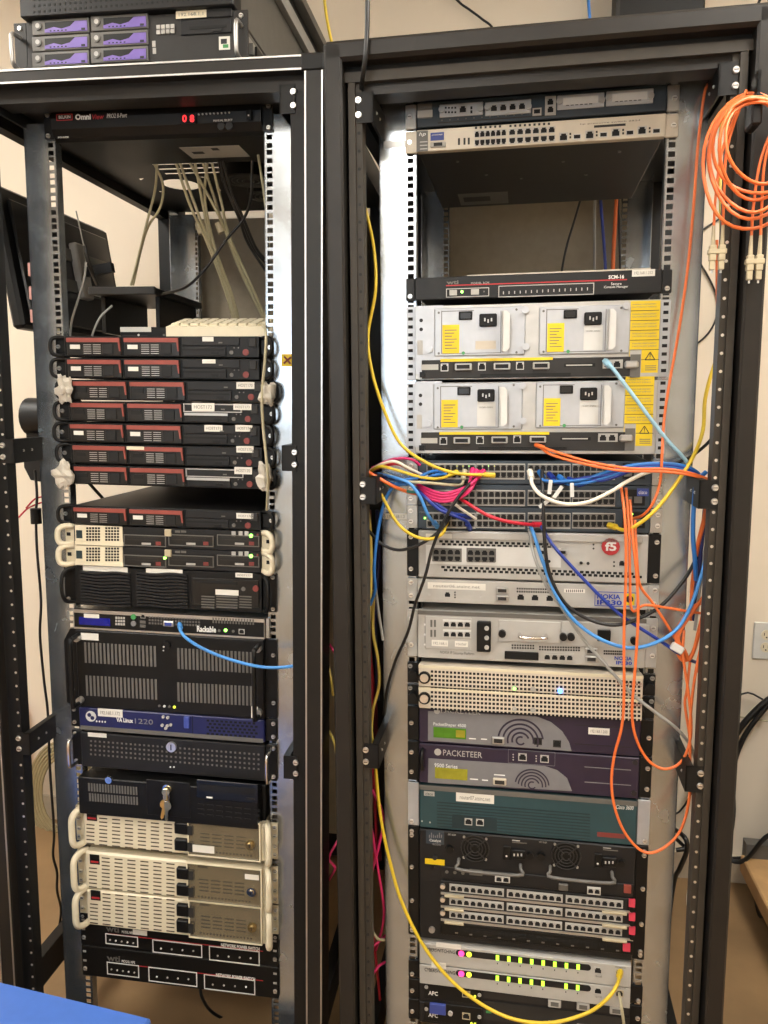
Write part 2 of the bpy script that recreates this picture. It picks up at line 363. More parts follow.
def make_rack(s, name, label):
    L = s == 'L'; root = thing(name, label, 'rack', s, (0, 0, 0))
    def add(n, b, mats, parent=None, kind=None, label=None): return new(n, b.mesh(n, mats if isinstance(mats, list) else [mats]), parent or root, (0, 0, 0), kind, label)
    yb = .88 if L else .78; ys = -.10 if L else -.105; zt = 2.172 if L else 2.163; yr = .80 if L else .68
    RZ0, RZ1 = .03, 2.115
    for q in (-1, 1):
        def bx(b, a, c, y0, y1, z0, z1, m=0): b.box(min(q*a, q*c), max(q*a, q*c), y0, y1, z0, z1, m)
        def cb(b, a, c, y0, y1, z0, z1, ch, m=0): b.cbox(min(q*a, q*c), max(q*a, q*c), y0, y1, z0, z1, ch, m)
        b = MB()
        if L:
            cb(b, .334, .371, -.125, -.06, 0, zt-.02, .003); bx(b, .330, .336, -.099, -.03, .02, zt-.03)
            p = add('front_post', b, 'frame')
            for a in (.3345, .3655):
                b = MB(); bx(b, a+.001, a+.004, -.1262, -.1245, .02, zt-.03); add('bright_edge_trim', b, 'silver', p)
        else:
            cb(b, .332, .364, -.135, -.05, 0, zt-.004, .004)
            p = add('front_post', b, 'frame')
            b = MB(); bx(b, .314, .326, -.112, -.06, .02, zt-.06); add('door_lip', b, 'frame_lip', p)
            b = MB(); bx(b, .326, .333, -.09, -.06, .02, zt-.03); add('seal_groove', b, 'hole', p)
        b = MB(); bx(b, .303, .330 if L else .316, ys, ys+.03, .03, zt-.05)
        st = add('hole_strip', b, 'frame_dark' if L else 'frame_lip'); b = MB(); dots(b, q*.309, ys, .10, zt-.1, .03)
        add('strip_holes', b, 'screw' if (q < 0) == L else 'hole', st, 'stuff')
        b = MB(); cb(b, .30, .368 if L else .362, yb-.06, yb, 0, zt-.01, .003); rp = add('rear_post', b, 'frame_dark')
        b = rail(q, .0, RZ0, RZ1); add('mounting_rail', b, 'zinc', label='galvanised steel rail with a row of square holes')
        b = rail(q, yr, RZ0, RZ1, -1); add('mounting_rail', b, 'zinc', label='galvanised rear rail with square holes')
        for z0, z1 in (((zt-.065, zt-.004), (.16, .235)) if L else ((zt-.06, zt-.006), (.02, .1))):
            b = MB(); bx(b, .335, .362, -.06, yb-.05, z0, z1); add('side_beam', b, 'frame_dark')
        # brackets that tie the rails to the hole strips
        for bx_, by_ in ({-1: ((4, 451), (20, 743), (4, 98)), 1: ((303, 458.5), (303, 768), (301, 99))} if L else {-1: ((362, 490.5), (364, 755), (357, 108.5)), 1: ((715, 494.5), (700.5, 779), (737, 78.5))})[q]:
            zc = loc(s, bx_, by_, ys).z; h = .025
            b = MB(); bx(b, .283, .312, ys-.003, ys-.0005, zc-h, zc+h); bx(b, .283, .286, ys-.003, .06, zc-h, zc+h); bx(b, .283, .2925, .03, .06, zc-h, zc+h); bx(b, .283, .296, ys-.003, .03, zc+h-.002, zc+h)
            k = add('rail_bracket', b, 'frame_dark')
            for dz in (-.012, .012): new('bolt', cached(('bolt',), lambda: _screw('screw', .0062)), k, (q*.309, ys-.003, zc+dz))
            for dy in (.03, .06): new('rivet', cached(('rivet',), lambda: _screw('steel', .003)), k, (q*.2835, ys+dy, zc)).rotation_euler.z = 0
    # top and bottom cross members
    for y0, y1 in ((-.125, -.06), (yb-.06, yb)):
        b = MB(); b.cbox(-.371 if L else -.364, .371 if L else .364, y0-(0 if L else .01), y1, zt-(.027 if L else .034), zt, .003 if L else .006); t = add('top_beam', b, 'frame')
        if y0 < 0 and L:
            for z in (zt-.026, zt-.004):
                b = MB(); b.box(-.365, .34, -.1266, -.1245, z-.0015, z+.0015); add('bright_edge_trim', b, 'silver', t)
            b = MB(); b.cbox(.328, .372, -.1275, -.06, zt-.03, zt+.0005, .003); add('corner_cap', b, 'frame_dark', t)
        b = MB(); b.box(-.335, .335, y0+.03, y1, .02, .10); add('bottom_beam', b, 'frame_dark')
    b = MB()
    if L:
        b.box(-.332, .332, ys, ys+.05, 2.118, 2.146); add('inner_top_beam', b, 'frame')
        b = MB(); b.box(-.332, .332, ys-.005, ys+.05, 2.148, 2.158); add('seal_groove', b, 'hole')
    else:
        b.box(-.332, .332, ys-.008, ys+.03, 2.101, 2.118); add('inner_top_beam', b, 'frame_lip')
        b = MB(); b.box(-.332, .332, ys, ys+.03, 2.118, 2.130); add('seal_groove', b, 'hole')
        b = MB(); b.box(-.32, .32, ys+.004, ys+.05, 2.083, 2.101); add('inner_top_lip', b, 'frame')
    b = MB(); b.box(-.30, .30, yb-.03, yb-.026, .1, zt-.06); add('rear_shade_panel', b, mat('rear_shade_grey', S(150, 140, 122), rough=.6))  # added sheet, its grey stands in for the shaded wall behind
    # roof panel with louvre slots and a cable hole
    z0, z1 = zt-.0425, zt-.041
    b = MB()
    if L:
        ex, ey, ea, eb = -.17, .53, .05, .055
        x0, x1, y0, y1 = -.26, -.08, .46, .60
        n = 24; ring = []; rect = []
        for i in range(n):
            a = 2*math.pi*i/n; c, sn = math.cos(a), math.sin(a); ring.append((ex+ea*c, ey+eb*sn))
            k = min((x1-ex)/c if c > 1e-6 else (x0-ex)/c if c < -1e-6 else 9, (y1-ey)/sn if sn > 1e-6 else (y0-ey)/sn if sn < -1e-6 else 9); rect.append((ex+k*c, ey+k*sn))
        b.add([(x, y, z0) for x, y in ring+rect]+[(x, y, z1) for x, y in ring+rect],
              [(i, (i+1) % n, n+(i+1) % n, n+i) for i in range(n)]+[(2*n+i, 3*n+i, 3*n+(i+1) % n, 2*n+(i+1) % n) for i in range(n)]+[(i, 2*n+i, 2*n+(i+1) % n, (i+1) % n) for i in range(n)])
        SX0, SX1 = -.17, .0
        b.box(-.35, x0, y0, y1, z0, z1); b.box(x1, .35, y0, y1, z0, z1); b.box(-.35, .35, y1, yb-.05, z0, z1)
        b.box(-.35, SX0, -.06, y0, z0, z1); b.box(SX1, .35, -.06, y0, z0, z1); b.box(SX0, SX1, -.06, .30, z0, z1)
        sy = .30
        for k in range(4): b.box(SX0, SX1, sy+.014, sy+.04, z0, z1); sy += .04
        roof = add('roof_panel', b, 'black')
        for fx, fy in ((.06, .40), (.07, .56)):       # roof fans with wire guards
            b = MB(); b.cyl((fx, fy, z0-.028), .062, .028, 'z', 24); f = add('roof_fan', b, 'black', roof)
            b = MB()
            for r in (.015, .028, .041, .054): b.tube([(fx+r*math.cos(a*math.pi/10), fy+r*math.sin(a*math.pi/10), z0-.031) for a in range(20)], .0014, 5, close=True)
            add('fan_guard', b, 'mgrey', roof)
    else:
        b.box(-.35, .35, -.06, yb-.05, z0, z1); add('roof_panel', b, 'black')
    return root
rackL = make_rack('L', 'server_rack', 'black open server rack with bright edge trims on the left, holding servers and cream cases')
rackR = make_rack('R', 'server_rack', 'plain black server rack on the right, full of network gear and coloured cables')
# ================================================================ left rack units
def host_server(k, z0, z1, label, dx=0., stickers=(), whites=True, silver=False, group='low black servers with red drive trims'):
    t = Unit('rack_server', label, 'server', 'L', z0, z1, -.016, group, dx); H = t.z1-t.z0
    t.chassis(.62, 'charcoal', .213); t.panel(.213, 'black', c=.001)
    def B(n, u0, u1, f0, f1, out, mk, **kw): return t.box(n, dx+u0, dx+u1, t.z0+H*f0, t.z0+H*f1, t.yf-out, t.yf+.0005, mk, **kw)
    for u0 in (-.205, -.077):
        d = B('drive_door', u0, u0+.121, .06, .92, .004, 'blackg', c=.001)
        b = MB(); b.box(0, .118, -.0075, -.004, H*.70, H*.90); b.prism([(.1165, H*.28), (.1195, H*.28), (.118, H*.72), (.114, H*.72)], -.0065, -.004)
        t.part('red_trim', b, 'redtrim', (dx+u0+.001, t.yf, t.z0), d)
        t.box('door_sticker' if whites else 'door_window', dx+u0+.008, dx+u0+.03, t.z0+H*.38, t.z0+H*.58, t.yf-.0055, t.yf-.004, 'label' if whites else 'charcoal', d)
        for j in range(5):
            for i in range(2): t.box('latch_rib', dx+u0+.038+i*.021, dx+u0+.055+i*.021, t.z0+H*(.16+.1*j), t.z0+H*(.19+.1*j), t.yf-.0052, t.yf-.004, 'steel', d)
        t.box('latch', dx+u0+.08, dx+u0+.104, t.z0+H*.14, t.z0+H*.64, t.yf-.006, t.yf-.004, 'charcoal', d, c=.0008)
    c = B('optical_drive', .050, .172, .56, .93, .003, 'charcoal', c=.0008)
    B('tray_button', .128, .136, .66, .72, .0042, 'mgrey', parent=c)
    if silver: t.frame('silver_surround', dx+.046, dx+.172, t.z0+H*.54, t.z0+H*.94, .002, .0036, 'lgrey', c)
    f = B('floppy_drive', .050, .143, .08, .5, .003, 'charcoal', c=.0008)
    B('floppy_slot', .05, .14, .32, .4, .0036, 'hole', parent=f); B('eject_button', .112, .128, .14, .26, .0045, 'black', parent=f)
    if silver: B('floppy_trim', .048, .142, .38, .5, .0038, 'steel', parent=f)
    t.disc('power_button', dx+.185, t.z0+H*.25, .0065, .003, 'redbtn'); t.disc('reset_button', dx+.154, t.z0+H*.24, .004, .002, 'mgrey')
    for i in range(2): t.disc('led', dx+.16+i*.009, t.z0+H*.46, .0014, .001, 'mgrey')
    B('side_tab', .192, .207, .5, .9, .004, 'dgrey', c=.001)
    for q in (-1, 1):      # rounded black ear handles
        b = MB(); P = [(0, -.004, H*.1), (q*.012, -.012, H*.06), (q*.022, -.02, H*.12), (q*.0265, -.022, H*.3), (q*.0275, -.022, H*.5), (q*.0265, -.022, H*.7), (q*.022, -.02, H*.88), (q*.012, -.012, H*.94), (0, -.004, H*.9)]
        b.tube(smooth_path(P, 3), .0042, 8); b.box(min(0, q*.024), max(0, q*.024), -.006, -.002, .002, H-.002)
        e = t.part('ear_handle', b, 'black', (dx+q*.214, 0, t.z0))
        new('screw', cached(('screw', 'screw'), lambda: _screw('screw')), e, (dx+q*.2325, -.006, t.z0+H/2))
    for x0, y0, x1, y1, tx in stickers: t.sticker(x0, y0, x1, y1, tx, lift=.0034)
    return t
zt = 1.586
L7 = [('topmost of the seven stacked, under the cream box', 0, [(203, 337, 214, 341.5, None)], True, False),
      ('second from the top of the seven stacked', 0, [(203, 359.5, 216, 363.5, None)], True, False),
      ('third of the seven stacked, upper plastic-wrapped ears', .010, [(237, 382, 255, 389, 'HOST170')], False, False),
      ('fourth of the seven stacked, wide white sticker on its disc drive', .003, [(192.5, 403, 215, 411, 'HOST172'), (234, 404, 252, 410, 'HOST173')], False, True),
      ('fifth of the seven stacked, two small stickers', 0, [(205, 425, 223, 431.5, 'HOST171'), (236, 425, 253, 431.5, 'HOST174')], True, False),
      ('sixth of the seven stacked, cream tape on second drive', .004, [(237, 446, 254, 452.5, 'HOST175')], False, False),
      ('bottom of the seven stacked, silver framed disc drive', .005, [(235, 467, 252.5, 474, 'HOST170')], False, True)]
SRV = []
for i, (lb, dx, st, wh, sv) in enumerate(L7):
    SRV.append(host_server(i, zt-.0451*(i+1)+.0008, zt-.0451*i-.0008, 'black red-trimmed server, '+lb, dx, st, wh, sv))
t = SRV[5]; t.box('cream_tape', -.077, -.038, t.z0+.033, t.z0+.040, t.yf-.0082, t.yf-.0074, 'cream')
host_server(8, 1.184, 1.2255, 'black server with red drive trims alone below the gap, above white-eared servers', .0, [(237, 513, 254, 518.5, 'HOST176')], True)
# two servers with white ear handles
for i, (z0, z1, lb, yy) in enumerate(((1.138, 1.181, 'server with white ear handles just below the lone red-trimmed server', 0), (1.0925, 1.137, 'server with white ear handles just above the wavy-grille server', 20.3))):
    t = Unit('rack_server', lb, 'server', 'L', z0, z1, -.014, 'servers with white ear handles'); H = t.z1-t.z0
    t.chassis(.6, 'steel', .214); t.panel(.211, 'charcoal', c=.001)
    p = t.pb('cream_grille_panel', 75.5, 525.5+yy, 123, 544+yy, 'cream', .003, c=.001)
    t.pb('base_strip', 76, 541.5+yy, 124, 545+yy, 'cream', .005, p)
    for x in (87, 106):
        for r in range(5):
            for c in range(5): t.pb('grille_hole', x+c*2.9, 527+r*2.9+yy, x+c*2.9+2.1, 529+r*2.9+yy, 'hole', .0005, p, lift=.003)
    t.pb('green_board', 77, 530+yy, 83, 538+yy, 'teald', .0005, p, lift=.003)
    for x0, x1 in ((124.5, 166.5), (169, 214), (217.5, 259.5)):
        d = t.pb('drive_bay', x0, 535+yy, x1, 546+yy, 'blackg', .003, c=.001); t.pframe('bay_rim', x0, 535+yy, x1, 546+yy, .0018, 'mgrey', .004, d)
        for r in range(2): t.pb('bay_vent', x0+3, 537+yy+r*2.6, x1-8, 538.2+yy+r*2.6, 'dgrey', .0036, d)
        t.pb('bay_latch', x1-10, 541.5+yy, x1-5, 545+yy, 'redbtn', .0042, d); t.pb('bay_sticker', x0+18, 542.5+yy, x0+27, 544.5+yy, 'lgrey', .0042, d)
    t.pb('cover_strip', 124.5, 529+yy, 260, 533.5+yy, 'charcoal', .002)
    for x in (178, 184): t.pb('drive_badge', x-2.5, 530.3+yy, x+2.5, 532.5+yy, 'mgrey', .003)
    t.pb('cream_latch', 165.5, 529+yy, 172, 536+yy, 'creamd', .006, c=.001)
    for x in (234, 241, 247): t.pb('usb_slot', x-2, 531+yy, x+2, 536+yy, 'lgrey', .003)
    t.pd('led', 251.5, 535.5+yy, .004, 'led_g', .004)
    t.pd('led', 258, 534.5+yy, .0022, 'redbtn', .004)
    if i: t.pd('led', 165.5, 557.7, .003, 'led_g', .005)
    for q in (-1, 1):
        b = MB(); P = [(0, -.004, H*.1), (q*.014, -.018, H*.03), (q*.024, -.026, H*.1), (q*.0285, -.028, H*.3), (q*.029, -.028, H*.55), (q*.0265, -.027, H*.82), (q*.016, -.02, H*.97), (0, -.004, H*.92)]
        b.tube(smooth_path(P, 3), .0062, 8); b.box(min(0, q*.022), max(0, q*.022), -.008, -.002, .002, H-.002)
        e = t.part('ear_handle', b, 'cream', (q*.212, 0, t.z0)); t.box('ear_slot', min(q*.222, q*.231), max(q*.222, q*.231), t.z0+H*.42, t.z0+H*.6, -.009, -.007, 'hole', e)
# wavy grille 2U server
t = Unit('rack_server', 'black two-unit server with two wavy slatted grilles and white strip labels', 'server', 'L', 1.0045, 1.091, -.014); H = t.z1-t.z0
t.chassis(.62, 'charcoal', .214); t.panel(.213, 'black', c=.001)
for x0, x1, yo in ((81.5, 131, 0), (137.5, 188, 1.2)):
    g = t.pb('grille_recess', x0, 571+yo, x1, 606+yo, 'hole', .0005)
    u0, u1, z0, z1 = t.rect(x0, 571+yo, x1, 606+yo)
    for r in range(11):
        b = MB(); n = 14; z = z0+(z1-z0)*(r+.5)/11
        for j in range(n):
            xa, xb = u0+(u1-u0)*j/n-u0, u0+(u1-u0)*(j+1)/n-u0
            wa, wb = .0016*math.sin(j/n*7.5+r*.25), .0016*math.sin((j+1)/n*7.5+r*.25)
            b.add([(xa, -.006, wa-.0022), (xb, -.006, wb-.0022), (xb, -.006, wb+.0022), (xa, -.006, wa+.0022), (xa, .0, wa-.0022), (xb, .0, wb-.0022), (xb, .0, wb+.0022), (xa, .0, wa+.0022)], [(0, 1, 2, 3), (4, 0, 3, 7), (3, 2, 6, 7), (0, 4, 5, 1)], 0)
        t.part('grille_slat', b, 'charcoal', (u0, t.yf, z), g)
t.sticker(83, 566.5, 127.5, 571.5); t.sticker(146, 569, 182.5, 573.5)
d = t.pb('drive_cover', 192, 579, 259, 606, 'blackg', .003, c=.001); t.pb('floppy_slot', 195, 580.5, 238, 583.5, 'hole', .0036, d)
t.sticker(235.5, 573, 252.5, 577.5, 'HOST177'); t.sticker(216, 589.5, 239, 594.8, None, parent=d, lift=.003)
for i in range(5):
    for x0, x1 in ((202, 215), (217, 238), (240, 252)): t.pb('slat', x0, 595.7+i*2.7, x1, 596.8+i*2.7, 'mgrey', .0045, d)
t.pd('power_button', 256.5, 588, .0065, 'redbtn', .004, lift=.003); t.pd('reset_button', 244, 588.5, .0045, 'mgrey', .003, lift=.003)
for q in (-1, 1):
    b = MB(); P = [(0, -.006, .006), (q*.014, -.026, .008), (q*.02, -.034, H*.3), (q*.02, -.034, H*.7), (q*.014, -.026, H-.008), (0, -.006, H-.006)]
    b.tube(smooth_path(P, 4), .0045, 8); b.box(min(0, q*.03), max(0, q*.03), -.006, -.0015, .002, H-.002)
    e = t.part('ear_handle', b, 'black', (q*.2125, 0, t.z0))
    for f in (.1, .9): new('screw', cached(('screw', 'screw'), lambda: _screw('screw')), e, (q*.2345, -.006, t.z0+H*f))
# appliance with blue display
t = Unit('rack_server', 'thin server with blue character display, keypad and bright metal edges', 'server', 'L', .947, .9925, -.012)
t.chassis(.5, 'steel', .218); t.panel(.218, 'steel', c=.0008)
t.pb('face_panel', 73, 613, 262, 634.5, 'black', .0012)
f = t.pb('face', 75.5, 615, 259, 633, 'black', .0014)
for a, b_ in (((73.5, 610), (264, 618.2)), ((73, 626.5), (265, 639.3))): pass
u0, z0 = t.P(73, 611); t.box('bright_edge', -.22, .217, t.z1-.008, t.z1-.0005, t.yf-.002, t.yf+.002, 'silver'); t.box('bright_edge', -.22, .217, t.z0+.0005, t.z0+.0045, t.yf-.002, t.yf+.002, 'silver')
d = t.pb('display', 79.5, 617.5, 110.5, 625, 'lcd_b', .002); t.sticker(84.5, 613.8, 99.5, 617.6, None, lift=.002)
for r in range(3):
    for c in range(4): t.pb('key', 116+c*2.5, 616.5+r*3.1+c*.1, 117.8+c*2.5, 618.6+r*3.1+c*.1, 'lgrey', .003)
t.pd('keyboard_port', 134, 616.4, .006, 'green', .004, label='green keyboard socket'); t.pd('mouse_port', 134, 623.2, .006, 'pgrey', .004, label='lilac mouse socket')
u, z = t.P(143.5, 616); t.port(u, z, .011, .009, lift=.002)
for y in (620.5, 624.5): t.pb('usb_port', 140.5, y, 146, y+2.6, 'mgrey', .003)
t.holes('grille_holes', [t.P(150+c*2.9, 616.8+r*3.1+c*.13) for c in range(18) for r in range(3)], .0042, .0042, 'mgrey', .002)
v = t.pb('serial_port', 164, 620.8, 174.5, 626, 'steel', .006, c=.0015); t.pb('port_face', 166, 621.8, 172.6, 625, 'bluel', .007, v)
t.text('Rackable', 197.5, 625.8, 216.5, 631.8, 'white_ink', .003, bold=.03)
t.slots('vent_slot', [t.P(213.5+c*2.85, 620+c*.13) for c in range(15)], .0035, .0125, 'mgrey', .002)
t.pd('led', 226, 630, .0035, 'led_g', .003); t.pd('button', 219.5, 630.5, .003, 'mgrey', .003); t.pd('button', 233.5, 631, .003, 'mgrey', .003)
u, z = t.P(242, 631.3); t.port(u, z, .013, .011, rim='lgrey', lift=.002)
for q in (-1, 1): t.box('ear', min(q*.219, q*.226), max(q*.219, q*.226), t.z0+.001, t.z1-.001, -.006, -.001, 'steel')
# four-unit black case
t = Unit('rack_case', 'tall black rack case with four fields of upright vent slots', 'server', 'L', .7665, .9465, -.016); H = t.z1-t.z0
t.chassis(.5, 'black', .215); t.panel(.2165, 'black', c=.002)
for (xa, ya, xb, yb, n, hh) in ((85.5, 652.5, 155, 656.5, 19, .047), (87, 685.5, 156, 689.5, 19, .047), (178.5, 658.5, 251, 662.7, 20, .047), (178.5, 692, 251, 696, 20, .044)):
    t.slots('vent_slot', t.line((xa, ya), (xb, yb), n), .0048, hh, 'mgrey', .0006)  # slot inlays greyed to paint the lit filter seen inside
t.sticker(81, 633.2, 98.5, 640, None)
t.pd('lock', 167, 645, .009, 'black', .006); t.pd('led', 165, 646, .002, 'white', .007); t.pd('led', 163.5, 650.5, .0015, 'white', .001)
for i, k in enumerate(('mgrey', 'white_ink', 'mgrey', 'led_y')): t.pd('led', 159.5+i*5, 705.7+i*.4, .0028, k, .002)
s_ = t.pb('sticker', 251.3, 706.5, 258, 718, 'label', .0006); t.pb('logo_mark', 252.5, 708.5, 256.5, 713, 'red_ink', .0003, s_, lift=.0006); t.pb('logo_mark', 253, 713.5, 257, 716, 'green', .0003, s_, lift=.0006)
for q in (-1, 1):
    b = MB()
    if q < 0: b.prism([(0, .002), (-.031, .002), (-.034, .006), (-.034, H-.03), (-.018, H-.002), (0, H-.002)], -.006, -.0015)
    else: b.box(0, .026, -.006, -.0015, .002, H-.002)
    e = t.part('ear', b, 'black', (q*.2165, 0, t.z0))
    for f in (.2, .8): new('screw', cached(('screw', 'steel'), lambda: _screw('steel')), e, (q*.2345, -.006, t.z0+H*f))
    b = MB(); uu = q*.209 if q < 0 else .206
    P = [(0, 0, .012), (0, -.03, .014), (0, -.036, .024), (0, -.036, H-.024), (0, -.03, H-.014), (0, 0, H-.012)]
    b.tube(smooth_path(P, 3), .0052, 8); h_ = t.part('handle', b, 'black', (uu, t.yf, t.z0))
    for f in (.1, .9):
        b = MB(); b.cyl((0, -.012, 0), .0075, .012, 'y', 12); t.part('handle_collar', b, 'steel', (uu, t.yf, t.z0+H*f), h_)
# blue one-unit server
t = Unit('rack_server', 'thin dark blue server with white emblem and dotted vent', 'server', 'L', .714, .7655, -.016)
t.chassis(.6, 'dgrey', .213); t.panel(.2165, 'navy', c=.002)
e = t.pd('emblem', 91, 716.2, .0125, 'white', .001); t.pd('emblem_core', 89.5, 714.8, .0048, 'navy', .0012, e); t.pd('emblem_core', 92.6, 717.8, .0048, 'navy', .0012, e)
t.sticker(98, 709, 122.5, 716.8, '192.168.1.172', ink='grey_ink'); t.text('VA Linux', 116.5, 718, 133, 722.3, 'white_ink', bold=.02); t.text('1220', 135, 719, 153, 724, 'pgrey')
t.text('....', 96, 720.5, 106, 722.5, 'white_ink')
for x, y in ((163.5, 716.5), (168, 717.3), (162.5, 725), (167.5, 725.6), (171, 724.6), (166, 728)): t.pd('button', x, y, .0035, 'lgrey', .003)
t.pb('latch', 184.5, 716, 190, 727.5, 'bluel', .006, c=.0015); t.pb('panel_seam', 192.4, 716, 193, 738.5, 'hole', .0004)
t.holes('vent_holes', [t.P(208+c*4.6+(r % 2)*2.3, 720.5+r*3.3+c*.3) for c in range(11) for r in range(5)], .0062, .0045, 'hole')
t.box('base_strip', -.213, .213, t.z0, t.z0+.009, t.yf-.0016, t.yf, 'mgrey')
t.ears('black', inner=.2165, rows=(.22, .8))
# two-unit with dot grid and handles
t = Unit('rack_case', 'black two-unit case with rows of round vent dots and bright handles', 'server', 'L', .6225, .7065, -.014); H = t.z1-t.z0
t.chassis(.5, 'charcoal', .214); t.panel(.2165, 'charcoal', c=.002)
pts = []
for r in range(4): pts += t.line((91, 741+r*4.4), (258.5, 754.5+r*4.9), 38)
t.holes('vent_dots', pts[:38]+pts[38:], .0042, .0042, 'mgrey', .0005)
k = t.pd('lock', 172, 746.3, .0115, 'screw', .006); t.pb('key_slot', 171.5, 743.5, 172.6, 749, 'dgrey', .0005, k, lift=.006)
t.sticker(88, 733, 106.5, 737, None)
for x in (170.5, 174): t.pd('led', x, 767, .0018, 'white_ink', .001)
t.ears('black', inner=.2165, rows=(.12, .9))
for q in (-1, 1):
    b = MB(); uu = q*.229
    P = [(0, 0, .008), (0, -.03, .010), (0, -.038, .02), (0, -.038, H-.02), (0, -.03, H-.01), (0, 0, H-.008)]
    b.tube(smooth_path(P, 4), .0042, 8); t.part('handle', b, 'chrome', (uu, -.006, t.z0))
# two-unit with key
t = Unit('rack_case', 'black two-unit case with key hanging from its lock', 'server', 'L', .516, .6065, -.03); H = t.z1-t.z0
t.chassis(.5, 'charcoal', .212); t.panel(.2115, 'black', c=.002, dx=-.007)
for (xa, ya, xb, yb) in ((89, 787, 136.5, 791), (90, 797, 137, 801)): t.slots('vent_slot', t.line((xa, ya), (xb, yb), 18), .004, .019, 'mgrey', .0006)
t.pd('lock', 109.5, 779.2, .008, 'chrome', .006)
k = t.pd('lock', 168.3, 787.5, .0105, 'chrome', .008)
d = t.pb('door', 147, 781, 190, 816, 'black', .0016, c=.0008)
d = t.pb('optical_drive', 197, 781.5, 258, 800, 'blackg', .003, c=.001); t.pb('tray', 199.5, 785.5, 255.5, 792, 'charcoal', .004, d); t.pb('eject_button', 247, 797, 255, 799, 'dgrey', .004, d); t.pb('drive_mark', 207, 796, 213, 797.5, 'white_ink', .0036, d)
t.slots('vent_slot', [q for r in range(3) for q in t.line((201, 804.5+r*5), (257, 810.5+r*5), 7)], .014, .0038, 'hole', .0006)
kk = tag(new('key_bunch', None, None), 'pair of brass keys hanging from the lock of the black case', 'keys'); u, z = t.P(168.3, 789); ORG[kk] = Vector((u, t.yf-.012, z)); kk.matrix_world = RM['L'] @ Matrix.Translation(ORG[kk])
b = MB(); b.tube([(.007*math.cos(a*.52), 0, -.012+.012*math.sin(a*.52)) for a in range(12)], .0012, 6, close=True); new('key_ring', b.mesh('key_ring', ['chrome']), kk, ORG[kk])
def key_mesh():
    b = MB(); b.prism([(.011*math.cos(a*math.pi/6), -.034+.011*math.sin(a*math.pi/6)) for a in range(12)], -.001, .001); b.prism([(-.004, -.044), (-.004, -.066), (-.001, -.07), (.003, -.066), (.0022, -.061), (.004, -.058), (.0026, -.053), (.004, -.044)], -.001, .001); return b.mesh('key', ['gold'])
km = key_mesh(); new('key', km, kk, ORG[kk]); k2 = new('key', km, kk, ORG[kk]+Vector((.002, .004, .004))); k2.rotation_euler = (0, .2, .5)
b = MB(); b.cbox(-.004, .004, -.005, .001, -.018, .008, .001); b.cyl((0, -.004, 0), .0085, .004, 'y', 14); new('key', b.mesh('key', ['gold']), kk, ORG[kk])
